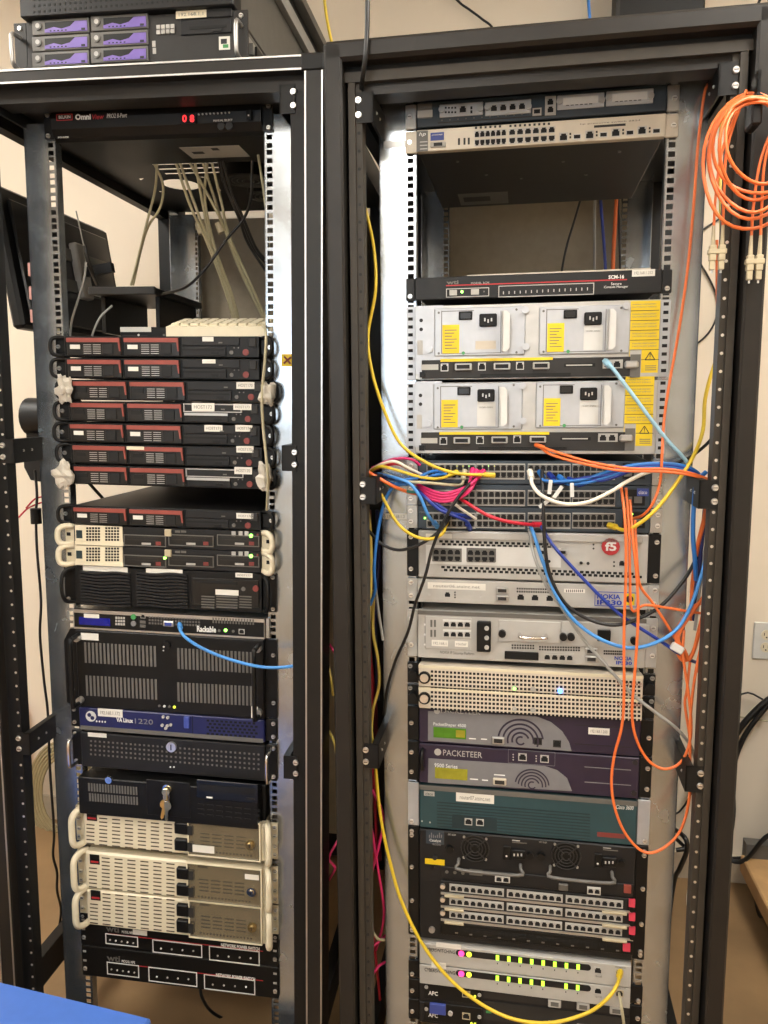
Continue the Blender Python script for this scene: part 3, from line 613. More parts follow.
# three cream cases
CR = [(.434, .5235, 0, 'cream two-unit case right below the black case with the key', (87, 811, 97, 820.5), (90.5, 813.5, 168, 820.5), (190, 819.5, 260, 855.5), ((176, 821, 189, 832), (176, 837.5, 189, 848.5)), (251.5, 842.3), 'gold', (192, 843.5, 215.5, 850.5), 34),
      (.3245, .4185, 0, 'cream two-unit case in the middle with silver lock', (90, 854.5, 99.5, 864), (93, 857, 170.5, 864), (189, 865, 261.5, 901.5), ((178, 866, 190, 877), (178, 882.5, 190, 893.5)), (253, 889), 'chrome', (246, 872.5, 260, 877.5), 34),
      (.2315, .3235, 0, 'lowest cream two-unit case above the black power switches', (91, 890.5, 100.5, 900), (94, 893, 170.5, 900), (191, 903, 261.5, 938), ((178, 902.5, 190, 914), (178, 918, 190, 930)), (253.5, 924.5), 'gold', None, 34)]
for z0, z1, _, lb, bd, sl, wn, hg, lk, lkm, stk, hpx in CR:
    t = Unit('rack_case', lb, 'case', 'L', z0, z1, -.02, 'cream rack cases'); H = t.z1-t.z0
    t.chassis(.5, 'creamd', .214); t.panel(.2165, 'cream', c=.004)
    bdg = t.pb('badge', *bd, 'black', .0012); u0, u1, zz0, zz1 = t.rect(*bd); t.box('badge_stripe', u0+.002, u1-.002, zz0+.004, zz0+.0085, t.yf-.0016, t.yf, 'red_ink', bdg)
    pts = []
    for r in range(9):
        row = t.line((sl[0], sl[1]+r*3.75), (sl[2], sl[3]+r*3.9), 7)
        pts += row[(1 if r < 3 else 0):]
    t.slots('vent_slot', pts, .0195, .0027, 'slotbrown', .0004)
    u0, u1, zz0, zz1 = t.rect(*wn)
    rc = t.box('bay_recess', u0, u1, zz0, zz1, t.yf-.0008, t.yf+.0005, 'creamd')
    for r in range(4):
        for c in range(4): t.box('bay_slot', u0+.024+c*.028, u0+.046+c*.028, zz0+.02+r*.009, zz0+.0232+r*.009, t.yf-.0014, t.yf, 'hole', rc)
    for c in range(16): t.box('bay_notch', u0+.02+c*.008, u0+.0245+c*.008, zz0+.004, zz0+.008, t.yf-.0014, t.yf, 'hole', rc)
    t.box('bay_label', u0+.022, u0+.045, zz1-.012, zz1-.006, t.yf-.0014, t.yf, 'dgrey', rc)
    dr = t.box('tinted_door', u0, u1, zz0, zz1, t.yf-.008, t.yf-.0055, 'tint'); t.frame('door_frame', u0-.003, u1+.003, zz0-.003, zz1+.003, .003, .009, 'cream', dr)
    for h in hg:
        x0, y0, x1, y1 = h; g = t.pb('hinge_clip', x0, y0, x1, y1, 'black', .011, c=.002); t.pb('hinge_block', x1, y0+3, x1+5, y1+1, 'dgrey', .0095, g)
    u, z = t.P(*lk); k = t.disc('lock', u, z, .0105, .005, lkm, dr, .008); t.disc('lock_core', u, z, .0065, .0035, lkm, k, .013, r2=.005); t.box('key_slot', u-.0008, u+.0008, z-.004, z+.004, t.yf-.0169, t.yf-.016, 'dgrey', k)
    if stk: t.sticker(*stk, None, parent=dr, lift=.008)
    for q in (-1, 1):
        b = MB(); P = [(0, .008, .004), (q*.008, -.012, .002), (q*.014, -.028, .014), (q*.015, -.03, H*.5), (q*.014, -.028, H-.014), (q*.008, -.012, H-.002), (0, .008, H-.004)]
        b.tube(smooth_path(P, 4), .0075, 8); h = t.part('ear_handle', b, 'cream', (q*.2165, -.012, t.z0))
        b = MB(); b.box(min(0, q*.0245), max(0, q*.0245), -.0055, -.0015, .002, H-.002); e = t.part('ear', b, 'cream', (q*.2165, 0, t.z0))
        for f in (.14, .36, .64, .86): new('screw', cached(('screw', 'screw'), lambda: _screw('screw')), e, (q*.2345, -.0055, t.z0+H*f))
# two power switches
NP = [(.171, .252, 'black network power switch under the lowest cream case', 'NETWORK POWER SWITCH', [(105.5, 935, 138, 945.5), (152.5, 942, 202, 955), (209, 948.5, 259.5, 963)], (106, 926, 119, 932), (133, 930, 147, 935), (122, 931, 133, 933.5), (221, 945.2, 259.5, 948.6), ((108, 933), (263, 951.8))),
      (.090, .170, 'lowest black network power switch in the left rack', 'NETWORK POWER SWITCH', [(107, 963.5, 139, 976), (148.5, 969.5, 197, 984), (204, 977, 255, 992)], (107, 955.5, 120, 961.5), None, (122, 960.5, 135, 963), (216, 975.3, 255, 978.9), ((109, 962), (263, 981)))]
for z0, z1, lb, tx, fr, lg, sk, md, tp, rl in NP:
    t = Unit('power_switch', lb, 'power switch', 'L', z0, z1, -.008, 'black power switches'); t.chassis(.22, 'black', .213); t.panel(.2413, 'black', c=.001, y1=-.0025)
    for i, r in enumerate(fr):
        f = t.pframe('outlined_group', *r, .0022, 'white_ink', .0006)
        n = 5 if i == 0 else 4
        for k in range(n): t.pd('led', r[0]+(r[2]-r[0])*(k+.8)/(n+.6), (r[1]+r[3])/2+1.5+(k-n/2)*.8, .0021, 'white_ink' if (k+i) % 2 else 'lgrey', .0015, f)
    t.text('wti', *lg, 'mgrey', bold=.02); t.text('MODEL NPS', *md, 'white_ink'); t.text(tx, *tp, 'white_ink', bold=.03)
    if sk: t.sticker(*sk, None)
    a, c = t.P(*rl[0]), t.P(*rl[1]); t.box('red_line', a[0], c[0], (a[1]+c[1])/2-.0008, (a[1]+c[1])/2+.0008, t.yf-.0005, t.yf+.0005, 'red_ink')
    for q in (-1, 1):
        for f in (.2, .5, .8): t.box('mount_slot', q*.2335-.004, q*.2335+.004, t.z0+(t.z1-t.z0)*f-.0025, t.z0+(t.z1-t.z0)*f+.0025, t.yf-.0006, t.yf, 'lgrey')
        new('screw', cached(('screw', 'screw'), lambda: _screw('screw')), t.o, (q*.2335, t.yf, t.z0+.02))
# switch box at the top with number display
t = Unit('console_switch', 'black curved-front console switch with red two-digit display at the rack top', 'switch', 'L', 1.978, 2.044, -.02); H = t.z1-t.z0
b = MB(); prof = [(.17, 0), (.17, H), (-.006, H), (-.013, H-.006), (-.016, H*.6), (-.014, H*.3), (-.004, H*.08), (.006, 0)]
b.prismx(prof, -.221, .221); t.part('body', b, 'black', (0, 0, t.z0))
t.text('BELKIN', 59, 115.6, 70.5, 118.6, 'white_ink', .001); t.pframe('logo_ring', 56.5, 114, 72.5, 120.5, .0012, 'red_ink', .0012)
t.text('Omni', 75.5, 114, 91, 120, 'white_ink', .001, bold=.04); t.text('View', 92.5, 114.5, 104, 119.5, 'red_ink', .001, shear=.2); t.text('PRO2 8-Port', 107, 113.5, 127, 118, 'white_ink', .001, shear=.2)
t.text('POWER', 57.5, 136.2, 68.5, 138, 'white_ink', -.002)
dd = t.pb('display', 181, 113.5, 196, 123.8, 'black', .0015); t.text('0', 182.5, 115, 187.2, 122.6, 'led_r', .0018, dd, bold=.03); t.text('8', 190, 115, 194.7, 122.6, 'led_r', .0018, dd, bold=.03)
for i in range(9): t.pd('led', 199+i*3.8, 114.6-i*.22, .0017, 'lgrey', .002)
t.text('MANUAL SELECT', 213.5, 119.5, 232.5, 121.6, 'white_ink', .001)
for x in (221, 229): t.pd('button', x, 126, .0075, 'charcoal', .004, lift=-.003)
t.pb('rocker_switch', 246.5, 110.5, 252, 120, 'blackg', .005, c=.001); t.pb('rocker_dot', 248.6, 115.5, 250, 117, 'white_ink', .0055)
p = t.box('rating_plate', .02, .15, t.z0-.0006, t.z0+.0004, .06, .135, 'lgrey', label='pale rating plate on the underside'); t.box('plate_print', .035, .06, t.z0-.0009, t.z0-.0005, .09, .105, 'dgrey', p); t.box('plate_print', .085, .1, t.z0-.0009, t.z0-.0005, .07, .085, 'dgrey', p)
for q in (-1, 1):
    e = t.box('ear', min(q*.221, q*.2413), max(q*.221, q*.2413), t.z0+.004, t.z1+.03, -.0065, -.0015, 'black')
    for dz in (.010, .05): new('screw', cached(('screw', 'screw'), lambda: _screw('screw')), e, (q*.2335, -.0065, t.z0+dz))
def _dome():
    b = MB(); b.cyl((0, 0, -.0015), .003, .0016, 'z', 10); return b.mesh('screw', ['mgrey'])
# ================================================================ right rack units
def ear_pair(t, mk, **kw): t.ears(mk, **kw)
# modular router on top
t = Unit('router', 'blue-grey modular router at the top of the right rack', 'router', 'R', 1.9525, 1.997, -.012)
t.chassis(.30, 'bluegrey', .217); t.panel(.2195, 'bluegrey', c=.0015); t.ears('steel', inner=.221, rows=(.5,))
t.pb('badge_plate', 417.5, 104, 432, 118.5, 'mgrey', .0006); t.text('cisco', 420, 105.5, 431, 108.5, 'pgrey', .0012); t.sticker(417.5, 110.5, 432.5, 117.5, None, mk='lgrey', lift=.0008)
def card(x0, y0, x1, y1, n=0, blank=False):
    c = t.pb('interface_card', x0, y0, x1, y1, 'psu', .003, c=.001)
    for x in (x0+2.5, x1-2.5): t.pd('thumb_screw', x, (y0+y1)/2+(.6 if x < (x0+x1)/2 else -.6), .0055, 'steel', .005, c, lift=.003)
    if n:
        for u, z in t.line((x0+9, (y0+y1)/2+1), (x1-9, (y0+y1)/2-1), n): t.port(u, z, .013, .0125, parent=c, lift=.003)
    if blank:
        t.pb('blank_face', x0+6, y0+3, x1-6, y1-4, 'white', .0005, c, lift=.003)
        for i in range(6): t.pb('card_vent', x0+9+i*4.6, y1-3.4-i*.3, x0+12+i*4.6, y1-2.4-i*.3, 'dgrey', .0004, c, lift=.003)
    return c
c = card(439.5, 103.5, 483, 116.5)
u, z = t.P(463, 110); t.port(u, z, .014, .0135, parent=c, lift=.003)
for i in range(4):
    for j in range(2): t.pb('card_hole', 445+i*3.2, 107.5+j*4.5, 446.8+i*3.2, 109.3+j*4.5, 'hole', .0004, c, lift=.003)
for i in range(2): t.pb('card_hole', 470.5, 107+i*4, 472.5, 110+i*4, 'hole', .0004, c, lift=.003)
card(485, 101, 531, 114.8, 4); card(557, 94.3, 604, 108.8, 0, True); card(606, 90.3, 653, 105, 0, True)
u = t.pb('usb_port', 532.5, 108.3, 541.5, 115.8, 'lgrey', .002); t.pb('port_hole', 534, 109.8, 540, 113.8, 'hole', .0024, u)
p = t.pb('port_block', 545, 96.5, 556, 115.5, 'lgrey', .002)
for y in (102.3, 110): u, z = t.P(550.4, y); t.port(u, z, .0125, .0125, parent=p, lift=.002)
t.pb('face_groove', 437, 118.5, 556, 119.5, 'dgrey', .0004)
for i in range(14): t.pd('led', 442+i*8, 120.4-i*.62, .0012, 'mgrey', .001)
# beige switch
t = Unit('network_switch', 'beige rack switch seen from below, under the blue-grey router', 'switch', 'R', 1.910, 1.9495, -.012)
b_ = t.chassis(.42, 'dgrey', .217); t.panel(.2195, 'beige', c=.001); t.ears('beige', inner=.22, rows=(.5,))
t.pb('badge_plate', 416.5, 131, 428, 151.5, 'mgrey', .0008); t.text('hp', 419, 132.5, 426, 137, 'white_ink', .0012, shear=.25)
for y in (141.5, 145, 148.5): t.pb('badge_line', 420, y, 427.5, y+1, 'lgrey', .0012)
t.pb('blue_label', 430.5, 132.5, 444, 140.5, 'bluel', .0006); t.text('procurve switch', 432, 134, 442.5, 136, 'white_ink', .001)
s_ = t.pb('serial_port', 430.5, 142.5, 446, 147.5, 'lgrey', .004, c=.001); t.pb('port_face', 434, 143.4, 442.5, 146.6, 'dgrey', .005, s_)
for x in (459, 464.5, 468.8): t.pb('slot', x-1, 138.3-(x-459)*.05, x+1, 145-(x-459)*.05, 'dgrey', .0006)
for (xa, xb, ya, yb) in ((477.3, 500.5, 133.5, 132), (512, 552.5, 131.5, 128.8)):
    pass
for x0 in (477.2, 512.2):
    for r, dy in ((0, 0), (1, 8.6)):
        for i in range(6):
            u, z = t.P(x0-.2+i*5.35 if x0 < 500 else x0+i*7.9, 134.4+dy-(x0-477+i*(5.35 if x0 < 500 else 7.9))*.062); t.port(u, z, .0095 if x0 < 500 else .0125, .0115, flip=r == 1, rim='lgrey')
for x, y, xs, ys in ((563.5, 137, 577, 137), (589.7, 135, 603.4, 135), (615.7, 132.7, 629.8, 133), (642, 130.5, 656.3, 131.3)):
    u, z = t.P(x, y); t.port(u, z, .0155, .0145, rim='lgrey')
    f = t.pb('fibre_slot', xs-4, ys-2.6, xs+4, ys+2.6, 'steel', .002); t.pb('slot_mouth', xs-3.2, ys-1.8, xs+3.2, ys+1.8, 'hole', .0024, f)
    for k in range(2): t.pb('led', xs-7.6, ys-4+k*3.4, xs-5.8, ys-2+k*3.4, 'dgrey', .001)
t.pb('vent_slit', 594, 124.5, 625.5, 126.8, 'dgrey', .0005)
t.text('hp procurve switch 2824', 580, 121.6, 640, 123.4, 'mgrey', .0006)
t.slots('vent_slot', [t.P(476+i*4.8, 127.8-i*.28) for i in range(6)], .004, .004, 'dgrey'); t.slots('vent_slot', [t.P(510.5+i*4.8, 126-i*.28) for i in range(9)], .004, .004, 'dgrey')
p = t.box('underside_label', -.17, -.06, t.z0+.0004, t.z0+.0014, .30, .40, 'mgrey'); t.box('label_print', -.16, -.1, t.z0+.0002, t.z0+.0006, .33, .37, 'dgrey', p)
for ux, yy in ((-.15, .06), (-.1, .16), (.05, .1), (.15, .06), (.1, .2), (-.03, .2)): new('screw', cached(('uscrew',), lambda: _dome()), t.o, (ux, yy, t.z0+.0006))
# console manager
t = Unit('console_manager', 'charcoal console manager with thin red line and small green light', 'console server', 'R', 1.6435, 1.686, -.012)
t.chassis(.22, 'charcoal', .214); t.panel(.2235, 'charcoal', c=.0015); t.ears('charcoal', inner=.2245, rows=(.2,))
a, c = t.P(446, 286), t.P(627, 279.2); t.box('red_line', a[0], c[0], (a[1]+c[1])/2-.001, (a[1]+c[1])/2+.001, t.yf-.0005, t.yf+.0005, 'red_ink')
t.text('wti', 446.5, 280.5, 458.5, 284.3, 'mgrey', bold=.03); t.text('MODEL SCM', 471, 282, 489, 284, 'lgrey')
g = t.pframe('outlined_group', 446, 288, 489, 297, .0014, 'lgrey', .0006)
t.pb('key_button', 449.5, 290, 457, 295.5, 'lgrey', .002, g, c=.0005); t.pd('led', 462, 291.8, .0025, 'led_g', .002, g); t.pb('key_button', 471, 289.2, 479, 294.8, 'lgrey', .002, g, c=.0005); t.pd('led', 484, 291.5, .0015, 'mgrey', .001, g)
g = t.pframe('outlined_group', 498, 284.3, 593.5, 296, .0014, 'lgrey', .0006)
for i in range(16): t.pb('tick', 503+i*5.6, 291.5-i*.27, 503.9+i*5.6, 294.3-i*.27, 'lgrey', .0008, g)
t.text('SCM-16', 608.5, 275, 624, 278.8, 'white_ink', bold=.03); t.text('Secure', 611, 282.3, 621.5, 285, 'white_ink'); t.text('Console Manager', 604, 285.6, 628, 288.6, 'white_ink')
t.sticker(632, 269.5, 655, 276.3, '192.168.1.252')
# two tall power chassis
for z0, z1, lb, dy, sx, extra in ((1.4945, 1.6335, 'white-faced router chassis with yellow warning labels, the upper one', 0, 1., True), (1.3535, 1.490, 'white-faced router chassis with yellow warning labels, the lower one', 78.8, .985, False)):
    t = Unit('router_chassis', lb, 'router', 'R', z0, z1, -.012, 'white-faced router chassis')
    t.chassis(.45, 'steel', .217); t.panel(.2235, 'steel', c=.001)
    X = lambda x: 411+(x-411)*(1 if not dy else .978)+(-.4 if dy else 0)
    Y = lambda y: y if not dy else 380.5+(y-305)*.965
    pbx = lambda n, x0, y0, x1, y1, *a, **k: t.pb(n, X(x0), Y(y0), X(x1), Y(y1), *a, **k)
    for q in (-1, 1):
        e = t.box('ear', min(q*.2235, q*.2413), max(q*.2235, q*.2413), t.z0+.001, t.z1-.001, -.0065, -.0015, 'psu')
        for k in range(9): t.box('ear_hole', q*.233-.0045, q*.233+.0045, t.z0+.012+k*.0148-.003, t.z0+.012+k*.0148+.003, -.0069, -.0064, 'hole', e)
    back = pbx('side_plate', 415.5, 306, 443, 374, 'psu', .002)
    for x, y in ((421.3, 320.5), (421.3, 329.5)): t.pd('hole', X(x), Y(y), .0035, 'dgrey', .0006, back, lift=.002)
    pbx('serial_sticker', 417.5, 340.5, 423, 355, 'lgrey', .0005, back, lift=.002)
    for n, xo, yo in ((0, 0, 0), (1, 104.5, -1.6)):
        p = pbx('power_supply', 434+xo, 307.5+yo, 525+xo, 356+yo, 'psu', .004, c=.002, label='white power supply plate with rocker switch, socket and handle')
        pbx('plate_seam', 441.5+xo, 311+yo, 442.3+xo, 354+yo, 'mgrey', .0003, p, lift=.004); pbx('plate_seam', 500.5+xo, 311+yo, 501.2+xo, 353+yo, 'mgrey', .0003, p, lift=.004); pbx('plate_seam', 442+xo, 353+yo, 501+xo, 353.7+yo, 'mgrey', .0003, p, lift=.004); pbx('plate_seam', 442+xo, 310.8+yo, 474+xo, 311.6+yo, 'mgrey', .0003, p, lift=.004)
        s_ = pbx('rocker_switch', 459+xo, 311.8+yo, 472.5+xo, 320.3+yo, 'black', .003, p, c=.001, lift=.004); pbx('rocker', 461+xo, 313.5+yo, 470.5+xo, 318.8+yo, 'blackg', .0045, s_, lift=.004)
        k = pbx('power_socket', 479.5+xo, 314+yo, 497+xo, 327+yo, 'black', .005, p, c=.002, lift=.004)
        pbx('socket_hollow', 481.5+xo, 316+yo, 495+xo, 325+yo, 'hole', .0054, k, lift=.004)
        for dx_ in (0, 3.3, 6.6): pbx('socket_pin', 484.4+xo+dx_, 318.5+yo+(1.4 if dx_ == 3.3 else 0), 485.8+xo+dx_, 321.8+yo+(1.4 if dx_ == 3.3 else 0), 'steel', .0062, k, lift=.004)
        l_ = pbx('yellow_label', 442.6+xo, 325+yo, 459.5+xo, 353.5+yo, 'yellowl', .0005, p, lift=.004)
        for r in range(7): pbx('label_line', 445+xo, 330+r*3+yo, 457+xo-(r % 3)*2.4, 330.8+r*3+yo, 'mgrey', .0002, l_, lift=.0045)
        if n == 0 and extra: pbx('tape_patch', 475.5, 341, 496, 349.5, 'beige', .0004, p, lift=.004)
        else:
            pbx('socket_plate', 479+xo, 327.3+yo, 498+xo, 352+yo, 'white', .0006, p, lift=.004)
            t.text('110-240V~ 50/60Hz', X(481.5+xo), Y(332+yo), X(495.5+xo), Y(333.6+yo), 'grey_ink', .0052, p)
        b = MB(); u0, u1, zz0, zz1 = t.rect(X(502+xo), Y(312+yo), X(510+xo), Y(352+yo)); w_, h_ = u1-u0, zz1-zz0
        b.prism([(0, 0), (w_*.6, 0), (w_, w_*.4), (w_, h_-w_*.4), (w_*.6, h_), (0, h_)], -.022, -.019); b.box(0, .003, -.022, 0, 0, h_)
        h = t.part('handle', b, 'white', (u0, t.yf-.003, zz0), p); t.disc('handle_screw', u0+w_*.5, zz0+.007, .003, .001, 'dgrey', h, .022)
        for x, y in ((439, 313), (439, 353.5), (516.5, 309.8), (516.5, 352.5)): t.pd('screw', X(x+xo), Y(y+yo), .0022, 'mgrey', .0008, p, lift=.004)
        for x, y in ((429.5, 349.5),) if n == 0 else ((421, 310.5+1.5), (421.5, 347.5+1)): t.pd('thumb_screw', X(x+xo), Y(y+yo), .0065, 'psu', .007, p, lift=.003)
        t.pd('green_mark', X(463.5+xo), Y(353.2+yo), .0032, 'green', .0006, p, lift=.004)
    t.pd('thumb_screw', X(626), Y(306.2), .0065, 'psu', .007, lift=.003)
    y_ = pbx('warning_label', 629.5, 301, 659, 373, 'yellowl', .0006, label='column of yellow warning labels')
    pbx('label_cutout', 629.5, 349.5, 641, 375, 'steel', .0008)
    for k in range(6): pbx('label_rule', 629.5 if k < 5 else 641, 310.3+k*9.8, 659, 310.9+k*9.8, 'dgrey', .0003, y_, lift=.0006)
    for k in range(5):
        for r in range(2): t.text('CAUTION HOT SURFACE' if r else 'WARNING AVERTISSEMENT', X(632), Y(303.5+k*9.8+r*2.7), X(656.5), Y(304.9+k*9.8+r*2.7), 'grey_ink', .0008, y_)
    b = MB(); u, z = t.P(X(650), Y(356)); S_ = .0085
    for a0, a1 in (((-S_, -S_*.8), (S_, -S_*.8)), ((S_, -S_*.8), (0, S_*.8)), ((0, S_*.8), (-S_, -S_*.8))): b.tube([(a0[0], 0, a0[1]), (a1[0], 0, a1[1])], .0008, 4)
    b.box(-.0007, .0007, -.0006, .0004, -.002, .004); b.box(-.0007, .0007, -.0006, .0004, -.0048, -.0034); t.part('warning_triangle', b, 'ink', (u, t.yf-.0006, z), y_)
    for r in range(3): pbx('label_line', 645, 365.5+r*2, 656, 366.3+r*2, 'mgrey', .0002, y_, lift=.0006)
    cm = pbx('controller_card', 419.5, 358.5, 637, 377.5, 'dgrey', .003, c=.001)
    pbx('yellow_strip', 440, 358.2, 552, 361, 'yellowl', .0004, cm, lift=.003)
    pbx('badge_plate', 421.5, 364.5, 438.5, 370, 'lgrey', .0008, cm, lift=.003); pbx('black_latch', 420, 372, 425.5, 377.5, 'black', .003, cm, lift=.003)
    for x in (444.7, 482, 520): u, z = t.P(X(x), Y(367.5-(x-444)*.022)); t.port(u, z, .0145, .0145, parent=cm, lift=.003)
    for x in (463.5, 502, 541): s_ = pbx('serial_port', x-8.5, 363.5-(x-463)*.015, x+8.5, 370.5-(x-463)*.015, 'steel', .006, cm, c=.0015, lift=.003); pbx('port_face', x-6.5, 365-(x-463)*.015, x+6.5, 369-(x-463)*.015, 'black', .0066, s_, lift=.003)
    pbx('card_slot', 564, 363.5, 595, 367, 'hole', .0004, cm, lift=.003); pbx('card_slot_rim', 566, 364.6, 592, 365.8, 'lgrey', .0008, cm, lift=.003); pbx('eject_bar', 480, 373.5, 570, 377, 'black', .002, cm, lift=.003)
    pp = pbx('port_block', 602.5, 359.7, 622.5, 368.5, 'lgrey', .001, cm, lift=.003)
    for x in (607.5, 616.8): u, z = t.P(X(x), Y(364.3)); t.port(u, z, .0145, .0135, parent=pp, lift=.004)
    pbx('barrel_hinge', 624, 361, 638, 368.5, 'steel', .008, cm, c=.003, lift=.003); pbx('latch_bar', 630, 354.5, 640, 377.5, 'mgrey', .0015, cm, lift=.003)
# three stacked patch switches
for k, (z0, z1, lb, y0) in enumerate(((1.2955, 1.341, 'dark blue-grey patch switch, top one of three, most cables plugged in', 471), (1.2525, 1.295, 'dark blue-grey patch switch, middle one of three', 497.5), (1.2055, 1.252, 'dark blue-grey patch switch, bottom one of three above the white appliance', 520))):
    t = Unit('network_switch', lb, 'switch', 'R', z0, z1, -.012, 'stacked patch switches'); H = t.z1-t.z0
    t.chassis(.3, 'bluegrey', .216); t.panel(.2185, 'bluegrey', c=.001); t.ears('steel', inner=.22, rows=(.3, .75))
    t.text('cisco', 419.5, y0-9.5, 425.5, y0-7, 'pgrey')
    x0 = 427+k*.0
    for bl, xs in enumerate((430, 479.5, 531, 575.5)):
        n = (8, 8, 7, 7)[bl]
        p = t.pb('port_block', xs-3.4, y0-7.6+bl*.15, xs+n*6.02-2.7, y0+8.2+bl*.15, 'lgrey', .0012)
        for r in (0, 1):
            for i in range(n): u, z = t.P(xs+i*6.02, y0-3.4+r*7.2+bl*.15); t.port(u, z, .0108, .0118, flip=r == 1, rim='mgrey', parent=p, lift=.0012)
    t.pb('status_panel', 622.5, y0-8, 645, y0+8, 'black', .001)
    for i in range(2): t.pb('uplink_slot', 624+i*10, y0-1, 632+i*10, y0+5.5, 'mgrey', .0022)
    if k == 0:
        for i in range(12): t.pd('led', 432+i*5.4-(i//4)*-4, 466, .0017, 'led_y' if i % 3 else 'led_g', .0015)
    if k == 1:
        u0 = t.pb('badge_plate', 637, y0-9, 648.5, y0-1.5, 'bluel', .0014); t.text('cisco', 638.5, y0-7, 647, y0-3.5, 'white_ink', .0018, u0)
    if k == 2: t.pd('led', 632, y0-6, .002, 'led_g', .002); t.pd('led', 425, y0-2, .002, 'led_g', .002)
# white appliance with red round emblem
t = Unit('load_balancer', 'silver two-unit appliance with white port plate and red round emblem', 'appliance', 'R', 1.1085, 1.2035, -.014)
t.chassis(.5, 'steel', .214); t.panel(.2175, 'lgrey', c=.002); t.ears('black', inner=.219)
w_ = t.pb('port_plate', 425, 546.5, 560, 565.5, 'white', .0014); 
for xs in (436.3, 470.5):
    p = t.pb('port_block', xs-4, 548, xs+25.5, 561.5, 'mgrey', .0012, w_, lift=.0014)
    for r in (0, 1):
        for i in range(4): u, z = t.P(xs+i*7.1, 551.6+r*6.6+i*.1+(xs-436)*.02); t.port(u, z, .0128, .0118, flip=r == 1, rim='mgrey', parent=p, lift=.0026)
t.slots('vent_hole', [t.P(441+i*5.55+(r % 2)*2.7, 541.3+r*3+i*.16) for i in range(21) for r in range(2)], .0068, .0048, 'hole')
t.slots('vent_hole', [t.P(443+i*5.55+(r % 2)*2.7, 567+r*3+i*.2) for i in range(36) for r in range(2)], .0068, .0048, 'hole')
t.pb('raised_cover', 426, 533.5, 640, 540.5, 'lgrey', .004, c=.001)
e = t.pd('emblem', 610.5, 546.2, .0168, 'red_ink', .003, lift=.001); t.text('f5', 604.8, 541.8, 616.3, 550.5, 'white_ink', .0044, e, bold=.03)
for x in (543.5, 563.5): p = t.pb('fibre_port', x-5, 549.5, x+4, 554.5, 'steel', .004, c=.001); t.pb('port_face', x-3, 550.5, x+2, 553.5, 'black', .0044, p)
for x, y in ((545, 561), (549, 561.2), (581, 562.8), (588, 563.3)): t.pd('indicator', x, y, .003, 'dgrey', .002)
u, z = t.P(621.8, 563.2); t.port(u, z, .012, .012, rim='lgrey'); 
for i in range(2): t.pd('led', 593.5, 544.5+i*4, .0018, 'dgrey', .001); t.pd('led', 614, 562+i*4, .0018, 'dgrey', .001)
t.sticker(426, 533.5, 452, 538, None, lift=.004)
# one-unit firewall
t = Unit('firewall', 'light grey one-unit firewall with white name strip and blue-lettered label', 'firewall', 'R', 1.0575, 1.1055, -.012)
t.chassis(.4, 'lgrey', .214); t.panel(.2195, 'lgrey', c=.001); t.ears('lgrey', inner=.2205, rows=(.25, .8))
t.sticker(427.5, 583, 485.5, 589.5, 'router06.atsinc.net', ink='grey_ink')
u, z = t.P(447.5, 594.5); t.port(u, z, .013, .012, rim='lgrey')
for i in range(3): t.pd('led', 455, 592.3+i*2.5, .0016, 'dgrey', .001)
for y in (590, 598): s_ = t.pb('serial_port', 496, y-2.7, 508.5, y+2.7, 'steel', .006, c=.0015); t.pb('port_face', 498, y-1.6, 506.5, y+1.6, 'dgrey', .0066, s_)
for x in (520.7, 535, 549.7): u, z = t.P(x, 597+(x-520)*.04); t.port(u, z, .0155, .014, rim='lgrey')
t.slots('vent_hole', [t.P(517.5+i*2.35, 588.5+r*3+i*.06) for i in range(16) for r in range(2)], .003, .0035, 'dgrey')
s_ = t.pb('bar_code_sticker', 564, 589, 585, 592.7, 'label', .0006)
for i in range(9): t.pb('bar', 566+i*2, 589.6, 566.9+i*2, 592, 'ink', .0002, s_, lift=.0006)
n_ = t.pframe('name_label', 594.5, 592, 637, 606.5, .0012, 'nokiab', .0008); t.text('NOKIA', 597, 594.2, 620.5, 599, 'nokiab', bold=.03, parent=n_); t.text('IP330', 597, 600, 622, 605, 'nokiab', bold=.03, parent=n_)
t.pb('orange_picture', 624.5, 593.5, 634.5, 605, 'yellowl', .0008, n_); t.pd('picture_mark', 629.5, 599, .007, 'ink', .0012, n_)
for x, y in ((429.5, 594.5), (480.5, 596.5)): t.pd('screw', x, y, .0025, 'steel', .001)
# two-unit firewall
t = Unit('firewall', 'light grey two-unit firewall with a pull handle and eight small ports', 'firewall', 'R', .9425, 1.0415, -.012)
t.chassis(.42, 'lgrey', .214); t.panel(.2195, 'lgrey', c=.0015); t.ears('lgrey', inner=.2205, rows=(.25, .8)); t.box('top_lip', -.2195, .2195, t.z1-.009, t.z1-.0007, t.yf-.001, t.yf+.002, 'mgrey')
c = t.pb('port_card', 425.5, 617, 471, 649, 'lgrey', .002, c=.0006)
for y in (623.6, 633.5):
    p = t.pb('port_block', 443, y-4, 471, y+3.6, 'white', .001, c, lift=.002)
    for i in range(4): u, z = t.P(446.5+i*7, y+.2+i*.1); t.port(u, z, .0125, .0115, rim='lgrey', parent=p, lift=.003)
    for i in range(2): t.pb('led_column', 430.5+i*3.6, y-4, 432.5+i*3.6, y+3, 'mgrey', .0005, c, lift=.002)
t.sticker(431.8, 640, 448, 645.8, '192.168.1', lift=.002); t.sticker(455, 641, 468, 646.5, 'router', lift=.002)
t.text('NOKIA IP Security Platform', 440, 651.5, 474, 655.2, 'mgrey')
g = t.pb('card_guard', 477, 620.5, 491, 650.5, 'black', .012, c=.002); 
for i in range(3): t.pd('guard_screw', 487, 626.5+i*9.5, .0045, 'lgrey', .002, g, lift=.012)
d = t.pb('drive_module', 498.5, 621, 560, 642, 'lgrey', .003, c=.0008)
